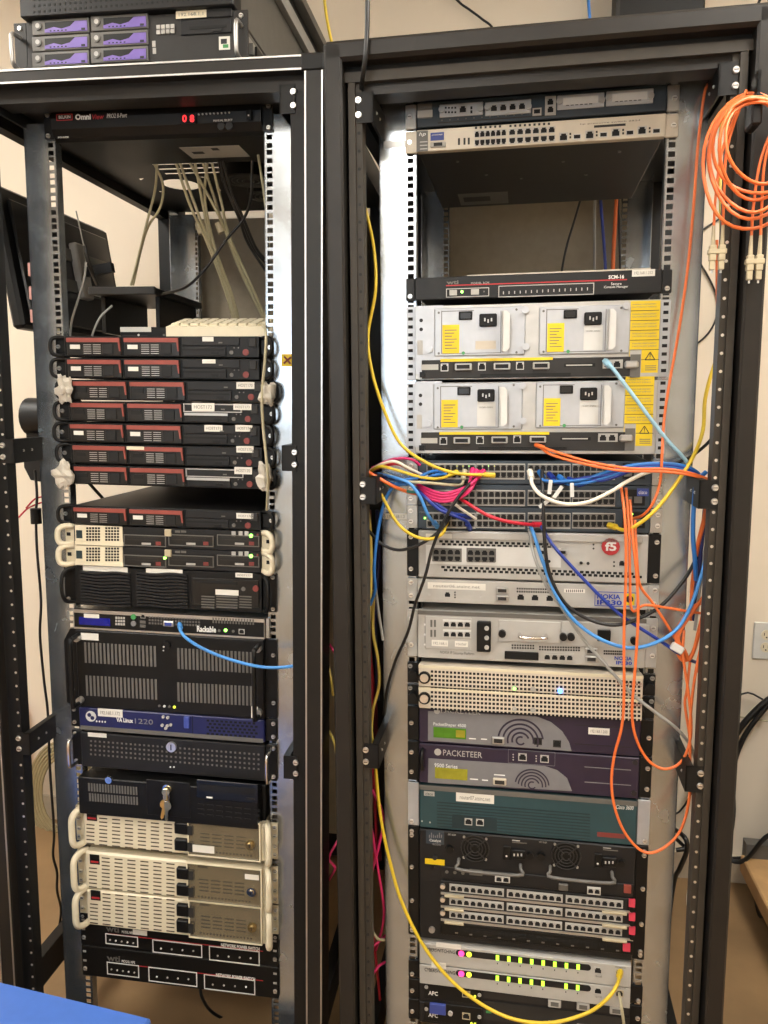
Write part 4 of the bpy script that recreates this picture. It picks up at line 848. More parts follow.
t.pd('thumb_knob', 502.3, 632.5, .0072, 'black', .010, d, lift=.003)
b = MB(); u0, z0 = t.P(519.5, 634); u1, z1 = t.P(546, 635.3); b.tube(smooth_path([(0, 0, 0), (0, -.018, 0), (.006, -.024, 0), (u1-u0-.006, -.024, 0), (u1-u0, -.018, 0), (u1-u0, 0, 0)], 3), .0034, 8); t.part('pull_handle', b, 'chrome', (u0, t.yf-.002, z0+.001), d)
d2 = t.pb('drive_module', 561, 623, 648, 647, 'lgrey', .003, c=.0008)
for x in (563, 570.8): t.pd('thumb_knob', x, 635.7, .0072, 'black', .010, d2, lift=.003)
t.pd('thumb_knob', 633.5, 639.5, .0072, 'black', .010, d2, lift=.003); t.pb('module_jack', 597, 629, 610, 640, 'black', .008, d2, c=.001, lift=.003)
s_ = t.pb('card_slot', 504.5, 651.5, 538.5, 659, 'black', .005, c=.001); t.pb('slot_mouth', 511, 654, 535, 656.5, 'hole', .0054, s_)
p = t.pb('port_block', 543.5, 652.5, 574, 661.5, 'lgrey', .001)
for i in range(4): u, z = t.P(547.2+i*7.5, 657+i*.2); t.port(u, z, .013, .012, rim='lgrey', parent=p, lift=.001)
for y in (650.5, 658.5): q_ = t.pb('serial_port', 585, y-2.9, 597.5, y+2.9, 'steel', .006, c=.0015); t.pb('port_face', 587, y-1.7, 595.5, y+1.7, 'dgrey', .0066, q_)
t.slots('vent_hole', [t.P(512.5+i*2.6, 645.2+r*2.6+i*.06) for i in range(9) for r in range(2)]+[t.P(540+i*2.6, 646.8+r*2.6+i*.06) for i in range(16) for r in range(2)]+[t.P(604.5+i*2.2, 651+r*2.6+i*.06) for i in range(9) for r in range(2)], .0034, .0034, 'dgrey')
t.text('NOKIA', 614.5, 656.5, 632, 660.2, 'nokiab', bold=.03); t.text('IP530', 616, 661.2, 632, 664.8, 'nokiab', bold=.03)
for i in range(3): t.pd('led', 425, 624.5+i*10, .0022, 'white_ink', .001)
# two perforated servers
for k, (z0, z1, lb, y0) in enumerate(((.8855, .9315, 'pale perforated server with a lit blue light, upper of two', 664.5), (.8395, .885, 'pale perforated server, lower of two above the grey and purple shaper', 685.2))):
    t = Unit('rack_server', lb, 'server', 'R', z0, z1, -.022, 'pale perforated servers'); H = t.z1-t.z0
    t.chassis(.6, 'steel', .214); t.panel(.2165, 'ivory', c=.002); t.box('top_lip', -.2165, .2165, t.z1-.006, t.z1-.0006, t.yf-.001, t.yf+.01, 'cream')
    pts = []
    for r in range(5): pts += t.line((432, y0+7+r*4.15), (639, y0+18+r*4.25), 53)
    t.holes('vent_holes', pts, .0050, .0047, 'hole', .0005)
    u, z = t.P(424.5, y0+12.5); g = t.disc('thumb_knob', u, z, .0125, .005, 'black'); t.disc('knob_face', u, z, .0085, .003, 'screw', g, .005)
    for x in (514.5, 532.5, 533.5+0): t.pd('button', x, y0+23.5+(x-514)*.05, .0042, 'lgrey', .003)
    t.pd('led', 514.5, y0+23.5, .003, 'led_g' if k == 0 else 'lgrey', .004)
    if k == 0: t.pd('led', 560, 690.6, .0042, 'led_b', .005, label='bright blue light')
    t.text('SUN FIRE', 617, y0+17.8, 642, y0+21.2, 'redbtn')
    for q in (-1, 1):
        b = MB(); b.box(min(0, q*.0245), max(0, q*.0245), -.006, -.0015, .002, H-.002); b.cyl((q*.012, -.024, H*.5), .009, .02, 'y', 12); e = t.part('ear', b, 'black', (q*.2168, 0, t.z0))
        new('screw', cached(('screw', 'steel'), lambda: _screw('steel')), e, (q*.2355, -.006, t.z0+H*.8))
# two traffic shapers
def arc_band(u, z, r0, r1, a0, a1, mk, t, parent, n=26, out=.0006, lift=.0008):
    b = MB(); pr = []
    for i in range(n+1):
        a = a0+(a1-a0)*i/n; pr.append((math.cos(a), math.sin(a)))
    for i in range(n):
        (c0, s0), (c1, s1) = pr[i], pr[i+1]
        b.add([(r0*c0, -out, r0*s0), (r1*c0, -out, r1*s0), (r1*c1, -out, r1*s1), (r0*c1, -out, r0*s1)], [(0, 1, 2, 3)])
        b.add([(r1*c0, -out, r1*s0), (r1*c0, 0, r1*s0), (r1*c1, 0, r1*s1), (r1*c1, -out, r1*s1)], [(0, 1, 2, 3)])
    return t.part('swirl_ring', b, mk, (u, t.yf-lift, z), parent)
def swirl(t, u, z, rmax, n, parent, mk='purple', clip=None):
    for k in range(n):
        r = rmax*(k+1)/n; arc_band(u, z, r-.0023*rmax/.05, r+.0006, math.radians(-30+k*35), math.radians(-30+k*35+ (250 if k % 2 else 290)) if r < rmax*.75 else math.radians(175 if k == n-1 else 200), mk, t, parent) if r < rmax*.75 else arc_band(u, z, r-.003, r+.0006, math.radians(-25), math.radians(150 if k == n-1 else 175), mk, t, parent)
def grey_field(t, px, parent=None):
    z = [p for p in px]; pts = [t.P(*p) for p in px]; c = pts[0]
    b = MB(); b.prism([(u-c[0], zz-c[1]) for u, zz in pts], -.0008, .0005); return t.part('grey_field', b, 'pgrey', (c[0], t.yf, c[1]), parent)
t = Unit('traffic_shaper', 'purple and grey appliance with green display and swirl, below the perforated servers', 'appliance', 'R', .7645, .8385, -.014)
t.chassis(.4, 'purple', .214); t.panel(.2165, 'purple', c=.0015); t.ears('black', inner=.218, rows=(.5,))
g = grey_field(t, [(428, 711), (536, 716), (551, 722), (562, 731), (569, 742), (571.5, 751), (428, 740.5)][::-1])
t.text('PACKETEER', 441, 708.8, 480.5, 713.4, 'lgrey', .0014, g); t.pd('logo_ring', 437, 711, .006, 'lgrey', .0004, g, lift=.0008)
t.text('PacketShaper 4500', 433.5, 723, 466, 727, 'white_ink', .0014, g)
d = t.pb('display', 433.5, 727.7, 466, 738, 'lcd_g', .0012, g, lift=.0008); t.pb('display_glow', 456, 730, 465, 737, 'lcd_y', .0003, d, lift=.002)
u, z = t.P(520.5, 740.5)
for r, a0, a1 in ((.008, 60, 330), (.0165, 20, 290), (.0255, -10, 230), (.0345, -25, 200), (.044, 8, 172)): arc_band(u, z, r-.0018, r+.0018, math.radians(max(a0, -18) if r > .016 else a0), math.radians(min(a1, 196) if r > .016 else a1), 'purple', t, g)
s_ = t.pb('serial_port', 492, 736.2, 504.5, 743, 'steel', .006, g, c=.0015, lift=.0008); t.pb('port_face', 494, 737.6, 502.5, 741.6, 'dgrey', .0066, s_, lift=.0008)
for x, y in ((538, 741), (557, 743.5)): u, z = t.P(x, y); t.port(u, z, .0155, .0145, rim='dgrey', parent=g, lift=.0008)
for x0, x1, y in ((469, 476, 738), (481, 487, 738.5)): t.pb('caption_mark', x0, y, x1, y+1, 'white_ink', .0004, g, lift=.0008)
t.sticker(588.3, 728, 609.5, 734.7, '192.168.1.200')
for z_ in (.25, .78): u0, z0 = t.P(575, 728); t.box('panel_groove', u0, .2, t.z0+(t.z1-t.z0)*z_-.0006, t.z0+(t.z1-t.z0)*z_+.0006, t.yf-.0004, t.yf, 'dgrey')
t = Unit('traffic_shaper', 'purple and grey appliance with yellow display and swirl, above the teal router', 'appliance', 'R', .677, .7625, -.014)
t.chassis(.4, 'purple', .214); t.panel(.2165, 'purple', c=.0015); t.ears('black', inner=.218, rows=(.22, .72))
g = grey_field(t, [(428.5, 758.2), (511, 763.5), (545, 766), (557, 770), (567, 778), (572, 791), (428, 782.5)][::-1])
t.text('PACKETEER', 443, 750.8, 482, 756.6, 'lgrey', .0006); t.pd('logo_ring', 437.8, 752, .0072, 'lgrey', .0006)
t.text('9500 Series', 434.5, 763.7, 457.5, 767.5, 'white_ink', .0014, g)
d = t.pb('display', 435, 768, 467.5, 779, 'lcd_y', .0012, g, lift=.0008)
u, z = t.P(532, 785)
for r, a0, a1 in ((.007, 60, 330), (.014, 20, 200), (.0205, -8, 188), (.027, -4, 178), (.033, 4, 172)): arc_band(u, z, r-.0014, r+.0014, math.radians(a0), math.radians(a1), 'purple', t, g)
s_ = t.pb('serial_port', 493, 777.5, 506.5, 784, 'beige', .006, g, c=.0015, lift=.0008); t.pb('port_face', 495, 779, 504.5, 782.8, 'dgrey', .0066, s_, lift=.0008)
fr = t.pframe('port_outline', 508, 750.8, 555, 764.5, .0006, 'pgrey', .0004)
for x, y in ((522.5, 757), (544.5, 758.8)): u, z = t.P(x, y); t.port(u, z, .0165, .0155, rim='lgrey', parent=fr)
for x0 in (512, 535):
    for i in range(3): t.pd('led', x0+1.2, 754.5+i*2.6+(x0-512)*.06, .0014, 'lgrey', .001)
for ya, yb in ((767, 770), (782, 785.3)): a, c = t.P(584.5, ya), t.P(631, yb); t.box('light_line', a[0], c[0], (a[1]+c[1])/2-.0008, (a[1]+c[1])/2+.0008, t.yf-.0005, t.yf+.0005, 'pgrey')
for x, y in ((635, 762.3), (634, 793)): t.pd('panel_screw', x, y, .0052, 'dgrey', .002)
for x0, x1, y in ((470, 478, 778.5), (482, 488, 779.5), (494, 505, 774.3)): t.pb('caption_mark', x0, y, x1, y+1, 'white_ink', .0004, g, lift=.0008)
b = MB(); b.tube(smooth_path([(0, 0, 0), (0, -.014, .003), (0, -.018, .02), (0, -.014, .037), (0, 0, .04)], 3), .004, 8); u, z = t.P(422.5, 762); t.part('handle', b, 'black', (u, t.yf, z-.012))
# teal router
t = Unit('router', 'teal two-unit router with fine horizontal grooves and white name strip', 'router', 'R', .577, .6725, -.014); H = t.z1-t.z0
t.chassis(.38, 'teal', .214); t.panel(.2165, 'teal', c=.003); t.ears('psu', inner=.218, rows=(.1,)); t.box('top_lip', -.2165, .2165, t.z1-.01, t.z1-.0005, t.yf-.0012, t.yf+.003, 'mgrey')
for r in range(11):
    a, c = t.P(437, 801.5+r*3.05), t.P(590, 815+r*3.05); zz = (a[1]+c[1])/2
    if t.z0+.004 < zz < t.z1-.012: t.box('groove', a[0], c[0], zz-.0011, zz+.0011, t.yf-.0005, t.yf, 'teald')
p = t.pb('port_plate', 452, 816, 497, 829, 'teald', .001)
for x in (468.5, 480): u, z = t.P(x, 821.3+(x-468)*.06); t.port(u, z, .0155, .0145, rim='lgrey', parent=p, lift=.001, name='port')
t.pb('badge_plate', 424, 791.3, 434.5, 795.8, 'lgrey', .0008); t.text('cisco', 425.5, 792.3, 433, 795, 'teald', .0012)
t.sticker(456, 793.5, 494, 802.5, 'router07.atsinc.net'); t.text('Cisco 3600', 616, 805.2, 633.5, 809.3, 'white_ink', .0006, shear=.2)
t.pb('vent_slit', 597, 833, 625, 837.5, 'redbtn', .0006); t.pd('led', 422, 821, .0018, 'lgrey', .001); t.pd('led', 430, 822.3, .0018, 'lgrey', .001)
# large modular switch
t = Unit('modular_switch', 'tall charcoal modular switch with two fans, three rows of ports and red tabs', 'switch', 'R', .328, .5755, -.014); H = t.z1-t.z0
t.chassis(.42, 'dgrey', .214); t.panel(.2165, 'charcoal', c=.002); t.ears('black', inner=.218, rows=(.045, .075, .32, .63, .92, .955))
p = t.pb('badge_plate', 426, 831, 444, 844, 'bluegrey', .0008)
for i, h in enumerate((3, 5, 3, 2, 3, 5, 3)): t.pb('logo_bar', 429+i*2, 837.5-h, 430+i*2, 837.5, 'pgrey', .0004, p, lift=.0008)
t.text('Catalyst', 429.5, 839, 441, 842.2, 'white_ink', .0012, p); t.text('4000', 432, 843, 441, 845.3, 'pgrey', .0006)
for xo, yo in ((0, 0), (91, 7.5)):
    u, z = t.P(475+xo, 848+yo); f = t.disc('fan_guard', u, z, .0295, .002, 'black', n=28)
    for r in (.009, .0155, .022, .0285):
        b = MB(); b.tube([(r*math.cos(a*math.pi/12), 0, r*math.sin(a*math.pi/12)) for a in range(24)], .0011, 5, close=True); t.part('guard_ring', b, 'dgrey', (u, t.yf-.003, z), f)
    b = MB()
    for a in range(4):
        c_, s__ = math.cos(a*math.pi/2+.78), math.sin(a*math.pi/2+.78); b.tube([(.006*c_, 0, .006*s__), (.03*c_, 0, .03*s__)], .0012, 5)
    t.part('guard_spoke', b, 'dgrey', (u, t.yf-.0032, z), f); t.disc('fan_hub', u, z, .008, .0032, 'black', f)
    for a in range(4): t.disc('fan_screw', u+.032*math.cos(a*math.pi/2+.78), z+.032*math.sin(a*math.pi/2+.78), .0026, .002, 'steel')
    s_ = t.pb('rocker_switch', 503.5+xo, 845.5+yo, 510.5+xo, 859.5+yo, 'black', .004, c=.001); t.pd('rocker_mark', 506.5+xo, 855+yo, .002, 'white_ink', .0045, s_)
    s_ = t.pb('power_socket', 511.5+xo, 849+yo, 525+xo, 858+yo, 'black', .006, c=.001)
    for i in range(3): t.pb('socket_pin', 513.5+xo+i*3.6, 852+yo, 515+xo+i*3.6, 854.5+yo, 'lgrey', .0064, s_)
    t.pd('thumb_knob', 450+xo, 848+yo, .008, 'black', .008); t.pd('thumb_knob', 530+xo, 854.5+yo, .007, 'black', .008)
    t.pb('caption_mark', 512+xo, 840+yo, 520+xo, 841+yo, 'lgrey', .0004); t.pb('caption_mark', 512+xo, 842.3+yo, 527+xo, 843.2+yo, 'mgrey', .0004); t.text('INPUT 100-240V', 448+xo, 833.8+yo, 456+xo, 835.5+yo, 'lgrey')
    a = t.P(459+xo, 864.5+yo); c = t.P(520.5+xo, 869.5+yo); b = MB(); L_ = c[0]-a[0]
    b.tube(smooth_path([(0, 0, .012), (0, -.014, .01), (.004, -.02, 0), (L_-.004, -.02, 0), (L_, -.014, .01), (L_, 0, .012)], 4), .0034, 8); t.part('pull_handle', b, 'mgrey', (a[0], t.yf, (a[1]+c[1])/2))
t.pb('yellow_label', 425, 859, 444.5, 864.5, 'yellowl', .0006); t.pd('ground_stud', 435, 857, .0045, 'dgrey', .005); t.pd('ground_stud', 432.5, 867, .004, 'black', .004)
a, c = t.P(455, 873), t.P(625, 886.5)
# supervisor card and three port cards
def row(yl, yr, h, mk='charcoal'):       # card between left and right pixel heights
    a, c = t.P(441, yl), t.P(633, yr); zc = (a[1]+c[1])/2; hh = (t.P(441, yl-h/2)[1]-t.P(441, yl+h/2)[1])/2
    return t.box('line_card', a[0], c[0], zc-hh, zc+hh, t.yf-.003, t.yf+.0005, mk, c=.0008), a[0], c[0], zc, hh
cd_, u0, u1, zc, hh = row(872.5, 889.5, 12)
for x in (447, 455, 463): t.pd('card_mark', x, 871+(x-447)*.08, .0035, 'mgrey', .0006, cd_, lift=.003)
t.pb('card_vents', 469.5, 868.5, 482.5, 874.5, 'mgrey', .0006, cd_, lift=.003)
p = t.pb('port_block', 495, 874.3, 510, 881.3, 'white', .001, cd_, lift=.003)
for x in (499, 506): u, z = t.P(x, 878+(x-499)*.09); t.port(u, z, .013, .012, rim='lgrey', parent=p, lift=.004)
s_ = t.pb('serial_port', 558.5, 882, 568, 888.5, 'mgrey', .006, cd_, c=.0015, lift=.003)
p = t.pb('port_block', 587, 886, 600.5, 893.5, 'white', .001, cd_, lift=.003)
for x in (590.5, 597): u, z = t.P(x, 889.7+(x-590)*.09); t.port(u, z, .0115, .0115, rim='lgrey', parent=p, lift=.004)
for yl, yr in ((886.8, 905), (899.8, 919), (912.8, 933)):
    cd_, u0, u1, zc, hh = row(yl, yr, 13.2)
    t.box('silver_strip', u0, u1, zc-hh, zc-hh+.005, t.yf-.0046, t.yf-.003, 'steel', cd_)
    for bl in range(3):
        xs = u0+.024+bl*.118
        p = t.box('port_block', xs-.006, xs+.106, zc-.0068, zc+.0105, t.yf-.0042, t.yf-.003, 'lgrey', cd_)
        for i in range(8): t.port(xs+.002+i*.0137, zc+.0014, .0124, .0128, rim='lgrey', parent=p, lift=.0042)
    t.disc('card_screw', u0+.004, zc+.004, .0052, .005, 'screw', cd_, .003)
    t.box('eject_lever', u0+.008, u0+.048, zc-hh-.003, zc-hh+.002, t.yf-.010, t.yf-.003, 'creamd', cd_, c=.001); t.box('eject_lever', u1-.06, u1-.012, zc-hh-.003, zc-hh+.002, t.yf-.010, t.yf-.003, 'creamd', cd_, c=.001)
    t.box('red_tab', u1-.009, u1+.003, zc+.001, zc+hh+.002, t.yf-.008, t.yf-.003, 'led_p' if 0 else 'redtab', cd_); t.disc('card_screw', u1-.003, zc-.005, .005, .006, 'black', cd_, .003)
u, z = t.P(627.5, 889); t.box('red_tab', u-.008, u+.006, z-.004, z+.012, t.yf-.008, t.yf-.003, 'redtrim')
u, z = t.P(625.5, 948); t.box('red_tab', u-.006, u+.008, z-.002, z+.014, t.yf-.008, t.yf-.003, 'redtab')
cd_, u0, u1, zc, hh = row(926.5, 948.5, 12.5, 'black')
t.slots('cage_slot', [(u0+.03+i*.0142, zc+.002) for i in range(25)], .010, .010, 'hole', .0035, cd_)
for i in range(12): t.box('cage_rim', u0+.03+i*.0296, u0+.036+i*.0296, zc-.009, zc-.006, t.yf-.0036, t.yf-.003, 'mgrey', cd_)
t.pd('ground_stud', 432, 929, .0065, 'steel', .005)
# two lamp-row power strips
PW = [(.2735, .3215, 'silver power control unit with a row of green lights, upper of two', 950.8), (.2265, .272, 'silver power control unit with a row of green lights, lower of two', 971.3)]
for k, (z0, z1, lb, yl) in enumerate(PW):
    t = Unit('power_controller', lb, 'power unit', 'R', z0, z1, -.02, 'silver power control units'); H = t.z1-t.z0
    t.chassis(.2, 'steel', .212); t.panel(.2155, 'lgrey', c=.001)
    a, c = t.P(459, yl+1), t.P(587.5, yl+17.5); b = MB(); w_ = c[0]-a[0]; r = .0068
    b.prism([(0+r*math.cos(x), r*math.sin(x)) for x in [math.pi/2+i*math.pi/8 for i in range(9)]]+[(w_+r*math.cos(x), r*math.sin(x)) for x in [-math.pi/2+i*math.pi/8 for i in range(9)]], -.001, .0005)
    zz = (a[1]+c[1])/2; wd = t.part('lamp_window', b, 'charcoal', (a[0], t.yf, zz))
    pp = t.line((464.5, yl+2), (473, yl+3), 2); t.disc('led', a[0]+.005, zz, .0062, .003, 'led_p', wd); t.disc('led', a[0]+.021, zz, .0055, .003, 'led_y', wd)
    n = 8
    for i in range(n):
        if k == 1 and i in (5,): continue
        uu = a[0]+.080+i*.0233; t.box('led', uu-.0032, uu+.0032, zz-.0052, zz+.0052, t.yf-.003, t.yf+.0005, 'led_yg', wd)
        t.box('tick', uu-.001, uu+.001, zz-.016, zz-.013, t.yf-.0004, t.yf, 'dgrey')
    t.text('CYBERSWITCHING', 424.5, yl-2, 455, yl+1.5, 'dgrey')
    t.sticker(*((436, 943.5, 461, 948) if k == 0 else (431.5, 962.5, 446, 968)), None)
    u, z = t.P(598, yl+19.5); t.port(u, z, .0155, .0145, rim='lgrey'); u, z = t.P(619.5, yl+22); t.port(u, z, .0155, .0145, rim='creamd')
    t.text('10/100', 595, yl+24.5, 602, yl+26.5, 'grey_ink'); t.text('Ethernet', 615.5, yl+15.5, 626, yl+17.3, 'grey_ink')
    for q in (-1, 1):
        e = t.box('ear', min(q*.2155, q*.2413), max(q*.2155, q*.2413), t.z0+.004, t.z1-.004, -.0065, -.0015, 'black') if k else None
        if e: new('screw', cached(('screw', 'screw'), lambda: _screw('screw')), e, (q*.2335, -.0065, t.z0+.010))
# two outlet units at the foot
for k, (z0, z1, lb, y0) in enumerate(((.178, .225, 'black switched outlet unit below the silver power units', 986), (.128, .177, 'lowest black outlet unit with a blue socket', 1008))):
    t = Unit('outlet_unit', lb, 'power unit', 'R', z0, z1, -.012, 'black outlet units'); t.chassis(.25, 'black', .214); t.panel(.2175, 'charcoal', c=.001); t.ears('black', inner=.218, rows=(.4,))
    c = t.pb('control_card', 424, y0-3.5, 481.5, y0+15, 'black', .002, c=.0006); t.text('APC', 428.5, y0+4.5, 438, y0+8.5, 'white_ink', .0026, c, bold=.02)
    u, z = t.P(466.3, y0+7.3); t.port(u, z, .017, .0155, rim='creamd', parent=c, lift=.002)
    t.pd('led', 471.5, y0+9.5+k*5, .0025, 'led_y', .002, c, lift=.002); t.pd('led', 475, y0+9.5+k*5.5, .0025, 'led_y', .002, c, lift=.002)
    for x in (426.5, 479.5): t.pd('card_screw', x, y0+(0 if x < 450 else 8), .004, 'lgrey', .002, c, lift=.002)
    if k: s_ = t.pb('display_socket', 430, y0-6, 446, y0+4, 'bluel', .006, c, c=.001, lift=.002, label='blue monitor socket'); t.pd('stud', 450.5, y0+4, .005, 'lgrey', .004, c, lift=.002)
    pl = t.pb('outlet_plate', 482.5, y0+1, 628, y0+20, 'dgrey', .0015)
    for x, y in ((554.5, 16), (583, 19), (616, 23)): s_ = t.pb('serial_port', x-6.5, y0+y-3.8, x+6.5, y0+y+3.8, 'lgrey', .005, pl, c=.0015, lift=.0015); t.pb('port_face', x-4, y0+y-2, x+4, y0+y+2, 'mgrey', .0056, s_, lift=.0015)
    t.pb('green_mark', 486, y0+2.2, 491.5, y0+4.5, 'green', .0006, pl, lift=.0015)
# ================================================================ things on, in and around the racks
# --- storage server on top of the left rack
t = Unit('storage_server', 'dark server with six purple drive sleds on top of the left rack', 'server', 'L', 2.0735, 2.1965, -.03, None, -.041); H = t.z1-t.z0
t.chassis(.46, 'mgrey', .215); t.panel(.2165, 'dgrey', c=.0015, y1=.004)
for col, (x0, x1) in enumerate(((33, 89.8), (91.5, 148.5))):
    for r in range(3):
        y0 = (19.8, 36, 52)[r]-(4.2 if col else 0); y1 = y0+15
        s_ = t.pb('drive_sled', x0, y0, x1, y1, 'mgrey', .004, c=.001)
        t.pb('sled_window', x0+13, y0+2.5, x1-1.5, y1-2, 'black', .0005, s_, lift=.004)
        u0, u1, z0, z1 = t.rect(x0+13, y0+2.5, x1-1.5, y1-2); w_, h_ = u1-u0, z1-z0
        b = MB(); b.prism([(0, 0), (w_, 0), (w_, h_*.95), (w_*.72, h_*.95), (w_*.6, h_*.5), (w_*.4, h_*.3), (w_*.22, h_*.5), (0, h_*.3)], -.001, .0005); g = t.part('purple_handle', b, 'violet', (u0, t.yf-.0045, z0), s_)
        for k in range(5): t.box('sled_mark', u0+w_*(.12+.09*k), u0+w_*(.16+.09*k), z0+h_*.08, z0+h_*.2, t.yf-.0058, t.yf-.005, 'ink', g)
        t.disc('sled_lock', *t.P(x0+6.5, y0+7.5), .0078, .003, 'mgrey', s_, .004); t.disc('lock_core', *t.P(x0+6.5, y0+7.5), .0045, .0035, 'lgrey', s_, .004)
        t.box('sled_led', u1-.012, u1-.004, z0+.001, z0+.005, t.yf-.006, t.yf-.0045, 'ink', s_)
c = t.pb('optical_drive', 181, 7, 232, 18.5, 'charcoal', .003, c=.001); f = t.pb('floppy_drive', 181, 20, 231.5, 34.5, 'charcoal', .003, c=.001); t.pb('floppy_slot', 190, 26.5, 227, 29.5, 'hole', .0036, f); t.pb('eject_button', 213, 30, 222, 32, 'dgrey', .005, f)
t.sticker(176.5, 11.3, 207, 18.8, '192.168.1.1', mk='cream', ink='grey_ink', lift=.003)
for r in range(2):
    for k in range(4): t.pb('key_button', 157+k*4.7, 25.6+r*5-k*.3, 160.6+k*4.7, 29.6+r*5-k*.3, 'lgrey', .003)
s_ = t.pb('sticker', 219, 36.5, 230, 49.8, 'label', .0006); t.pb('logo_mark', 221, 39, 227, 44, 'ink', .0003, s_, lift=.0006); t.pb('logo_mark', 223, 44.5, 228.5, 48, 'green', .0003, s_, lift=.0006)
for x, y in ((154, 44), (154.5, 51)): t.pb('usb_slot', x-1.6, y-3, x+1.6, y+3, 'lgrey', .001)
for q in (-1, 1):
    b = MB(); b.box(min(0, q*.0255), max(0, q*.0255), -.004, 0, .002, H-.002); e = t.part('ear', b, 'dgrey', (t.off+q*.2165, t.yf+.004, t.z0))
    b = MB(); b.tube(smooth_path([(0, 0, .03), (0, -.026, .032), (0, -.032, .045), (0, -.032, H-.045), (0, -.026, H-.032), (0, 0, H-.03)], 3), .0042, 8); t.part('handle', b, 'steel', (t.off+q*.229, t.yf, t.z0), e)
    new('screw', cached(('screw', 'screw'), lambda: _screw('screw')), e, (t.off+q*.229, t.yf, t.z0+H-.012))
b = MB(); b.box(0, .012, 0, .44, 0, .045); b.box(.012, .02, 0, .44, .012, .033); t.part('slide_rail', b, 'steel', (t.off+.216, .02, t.z0+.05)); b = MB(); b.box(0, .004, 0, .42, 0, .05); t.part('slide_rail', b, 'black', (t.off+.237, .03, t.z0+.03))
t = Unit('rack_case', 'dark perforated case lying on the purple-sled server', 'case', 'L', 2.1975, 2.40, -.045, None, -.041)
t.chassis(.72, 'mgrey', .215); t.panel(.2185, 'charcoal', c=.002)
t.slots('vent_hole', [t.P(34+i*5.15, 12-i*.40-r*6) for i in range(40) for r in range(4)], .0042, .0042, 'hole')
b = MB(); b.box(0, .014, 0, .7, 0, .03); t.part('slide_rail', b, 'lgrey', (t.off+.216, .02, t.z0+.145)); b = MB(); b.box(0, .012, 0, .7, 0, .02); t.part('slide_groove', b, 'black', (t.off+.216, .02, t.z0+.175)); b = MB(); b.box(0, .034, 0, .7, 0, .02); t.part('slide_rail', b, 'mgrey', (t.off+.216, .02, t.z0+.1955-.0005))
# --- monitor hanging beside the left rack, seen from behind
t = thing('monitor', 'black flat monitor seen from behind beside the left rack', 'monitor', 'L', (-.46, .47, 1.72))
def mp(n, b, m, kind=None): return new(n, b.mesh(n, m if isinstance(m, list) else [m]), t, (-.46, .47, 1.72))
T_ = Matrix.Rotation(-.16, 3, 'Y')
def rot(b):
    b.v = [tuple(T_ @ Vector(v)) for v in b.v]; return b
b = MB(); b.cbox(-.012, .02, -.27, .27, 0, .34, .008); mp('screen_case', rot(b), 'black')
b = MB(); b.cbox(.02, .028, -.24, .24, .02, .31, .004); mp('back_cover', rot(b), 'blackg')
for z in (.2, .115):
    b = MB(); b.box(.028, .034, -.12, .2, z, z+.032); mp('mount_bar', rot(b), 'mgrey')
b = MB(); b.cbox(.028, .052, .0, .05, .1, .25, .004); mp('mount_plate', rot(b), 'steel')
b = MB(); b.box(.03, .13, .02, .04, .16, .185); mp('mount_arm', rot(b), 'black')
# --- lacing strip behind the left rail
t = thing('cable_lacing_strip', 'pale vertical lacing strip with pink tabs behind the left rail', 'cable guide', 'L', (-.325, .06, 1.70))
b = MB(); b.box(0, .01, 0, .006, 0, .17); b.box(.016, .026, 0, .006, 0, .17)
for i in range(6): b.box(.01, .016, 0, .006, .01+i*.03, .016+i*.03)
b.box(0, .03, .006, .05, .0, .012); new('strip', b.mesh('strip', ['cream']), t, (-.325, .06, 1.70))
for i in range(3): b = MB(); b.cbox(-.008, .001, -.004, .008, .02+i*.05, .048+i*.05, .001); new('tab', b.mesh('tab', [mat('pink', S(200, 150, 145))]), t, (-.325, .06, 1.70))
# --- dark housing behind the left bracket with red wires and ferrite
t = thing('equipment_housing', 'dark rounded plastic housing at the left rack edge with red wires below', 'housing', 'L', (-.345, .14, 1.36)); A = (-.345, .14, 1.36)
b = MB(); b.prism([(-.075+.0, .03), (-.06, 0), (.02, -.012), (.045, .01), (.055, .05), (.05, .09), (-.075, .09)], 0, .07); new('lower_shell', b.mesh('lower_shell', ['charcoal']), t, A)
b = MB(); b.cyl((-.08, .04, .15), .045, .125, 'x', 20); new('drum', b.mesh('drum', ['charcoal']), t, A)
b = MB(); b.box(-.078, .05, .02, .07, .088, .115); new('neck', b.mesh('neck', ['black']), t, A)
b = MB(); b.box(.0, .011, -.002, .001, .03, .052); new('slot', b.mesh('slot', ['hole']), t, A)
def _kc():
    b = MB(); b.cbox(-.0085, .0085, -.008, .008, 0, .006, .001); return b.mesh('keycap', ['cream'])
# --- keyboard, small boxes, tray above the servers
zs = RM['L']
t = thing('keyboard', 'cream compact keyboard lying on the topmost red-trimmed server', 'keyboard', 'L', (.12, .08, 1.6862)); A = (.12, .08, 1.6862)
b = MB(); b.prismx([(-.075, 0), (.075, 0), (.075, .044), (.02, .044), (-.075, .02)], -.115, .115); new('case', b.mesh('case', ['cream']), t, A)
for r in range(4):
    for c in range(10): b = None; new('keycap', cached(('keycap',), lambda: _kc()), t, (A[0]-.1+c*.021, A[1]-.055+r*.02, A[2]+.0235+r*.0048)).rotation_euler.x = .247
t = thing('media_converter', 'small black box with pale label strip beside the keyboard', 'box', 'L', (-.05, .12, 1.6862)); A = (-.05, .12, 1.6862)
b = MB(); b.cbox(-.105, .07, 0, .12, 0, .03, .002); new('body', b.mesh('body', ['black']), t, A)
b = MB(); b.box(-.104, -.03, -.0008, .0006, .019, .03); new('label_strip', b.mesh('label_strip', ['label']), t, A)
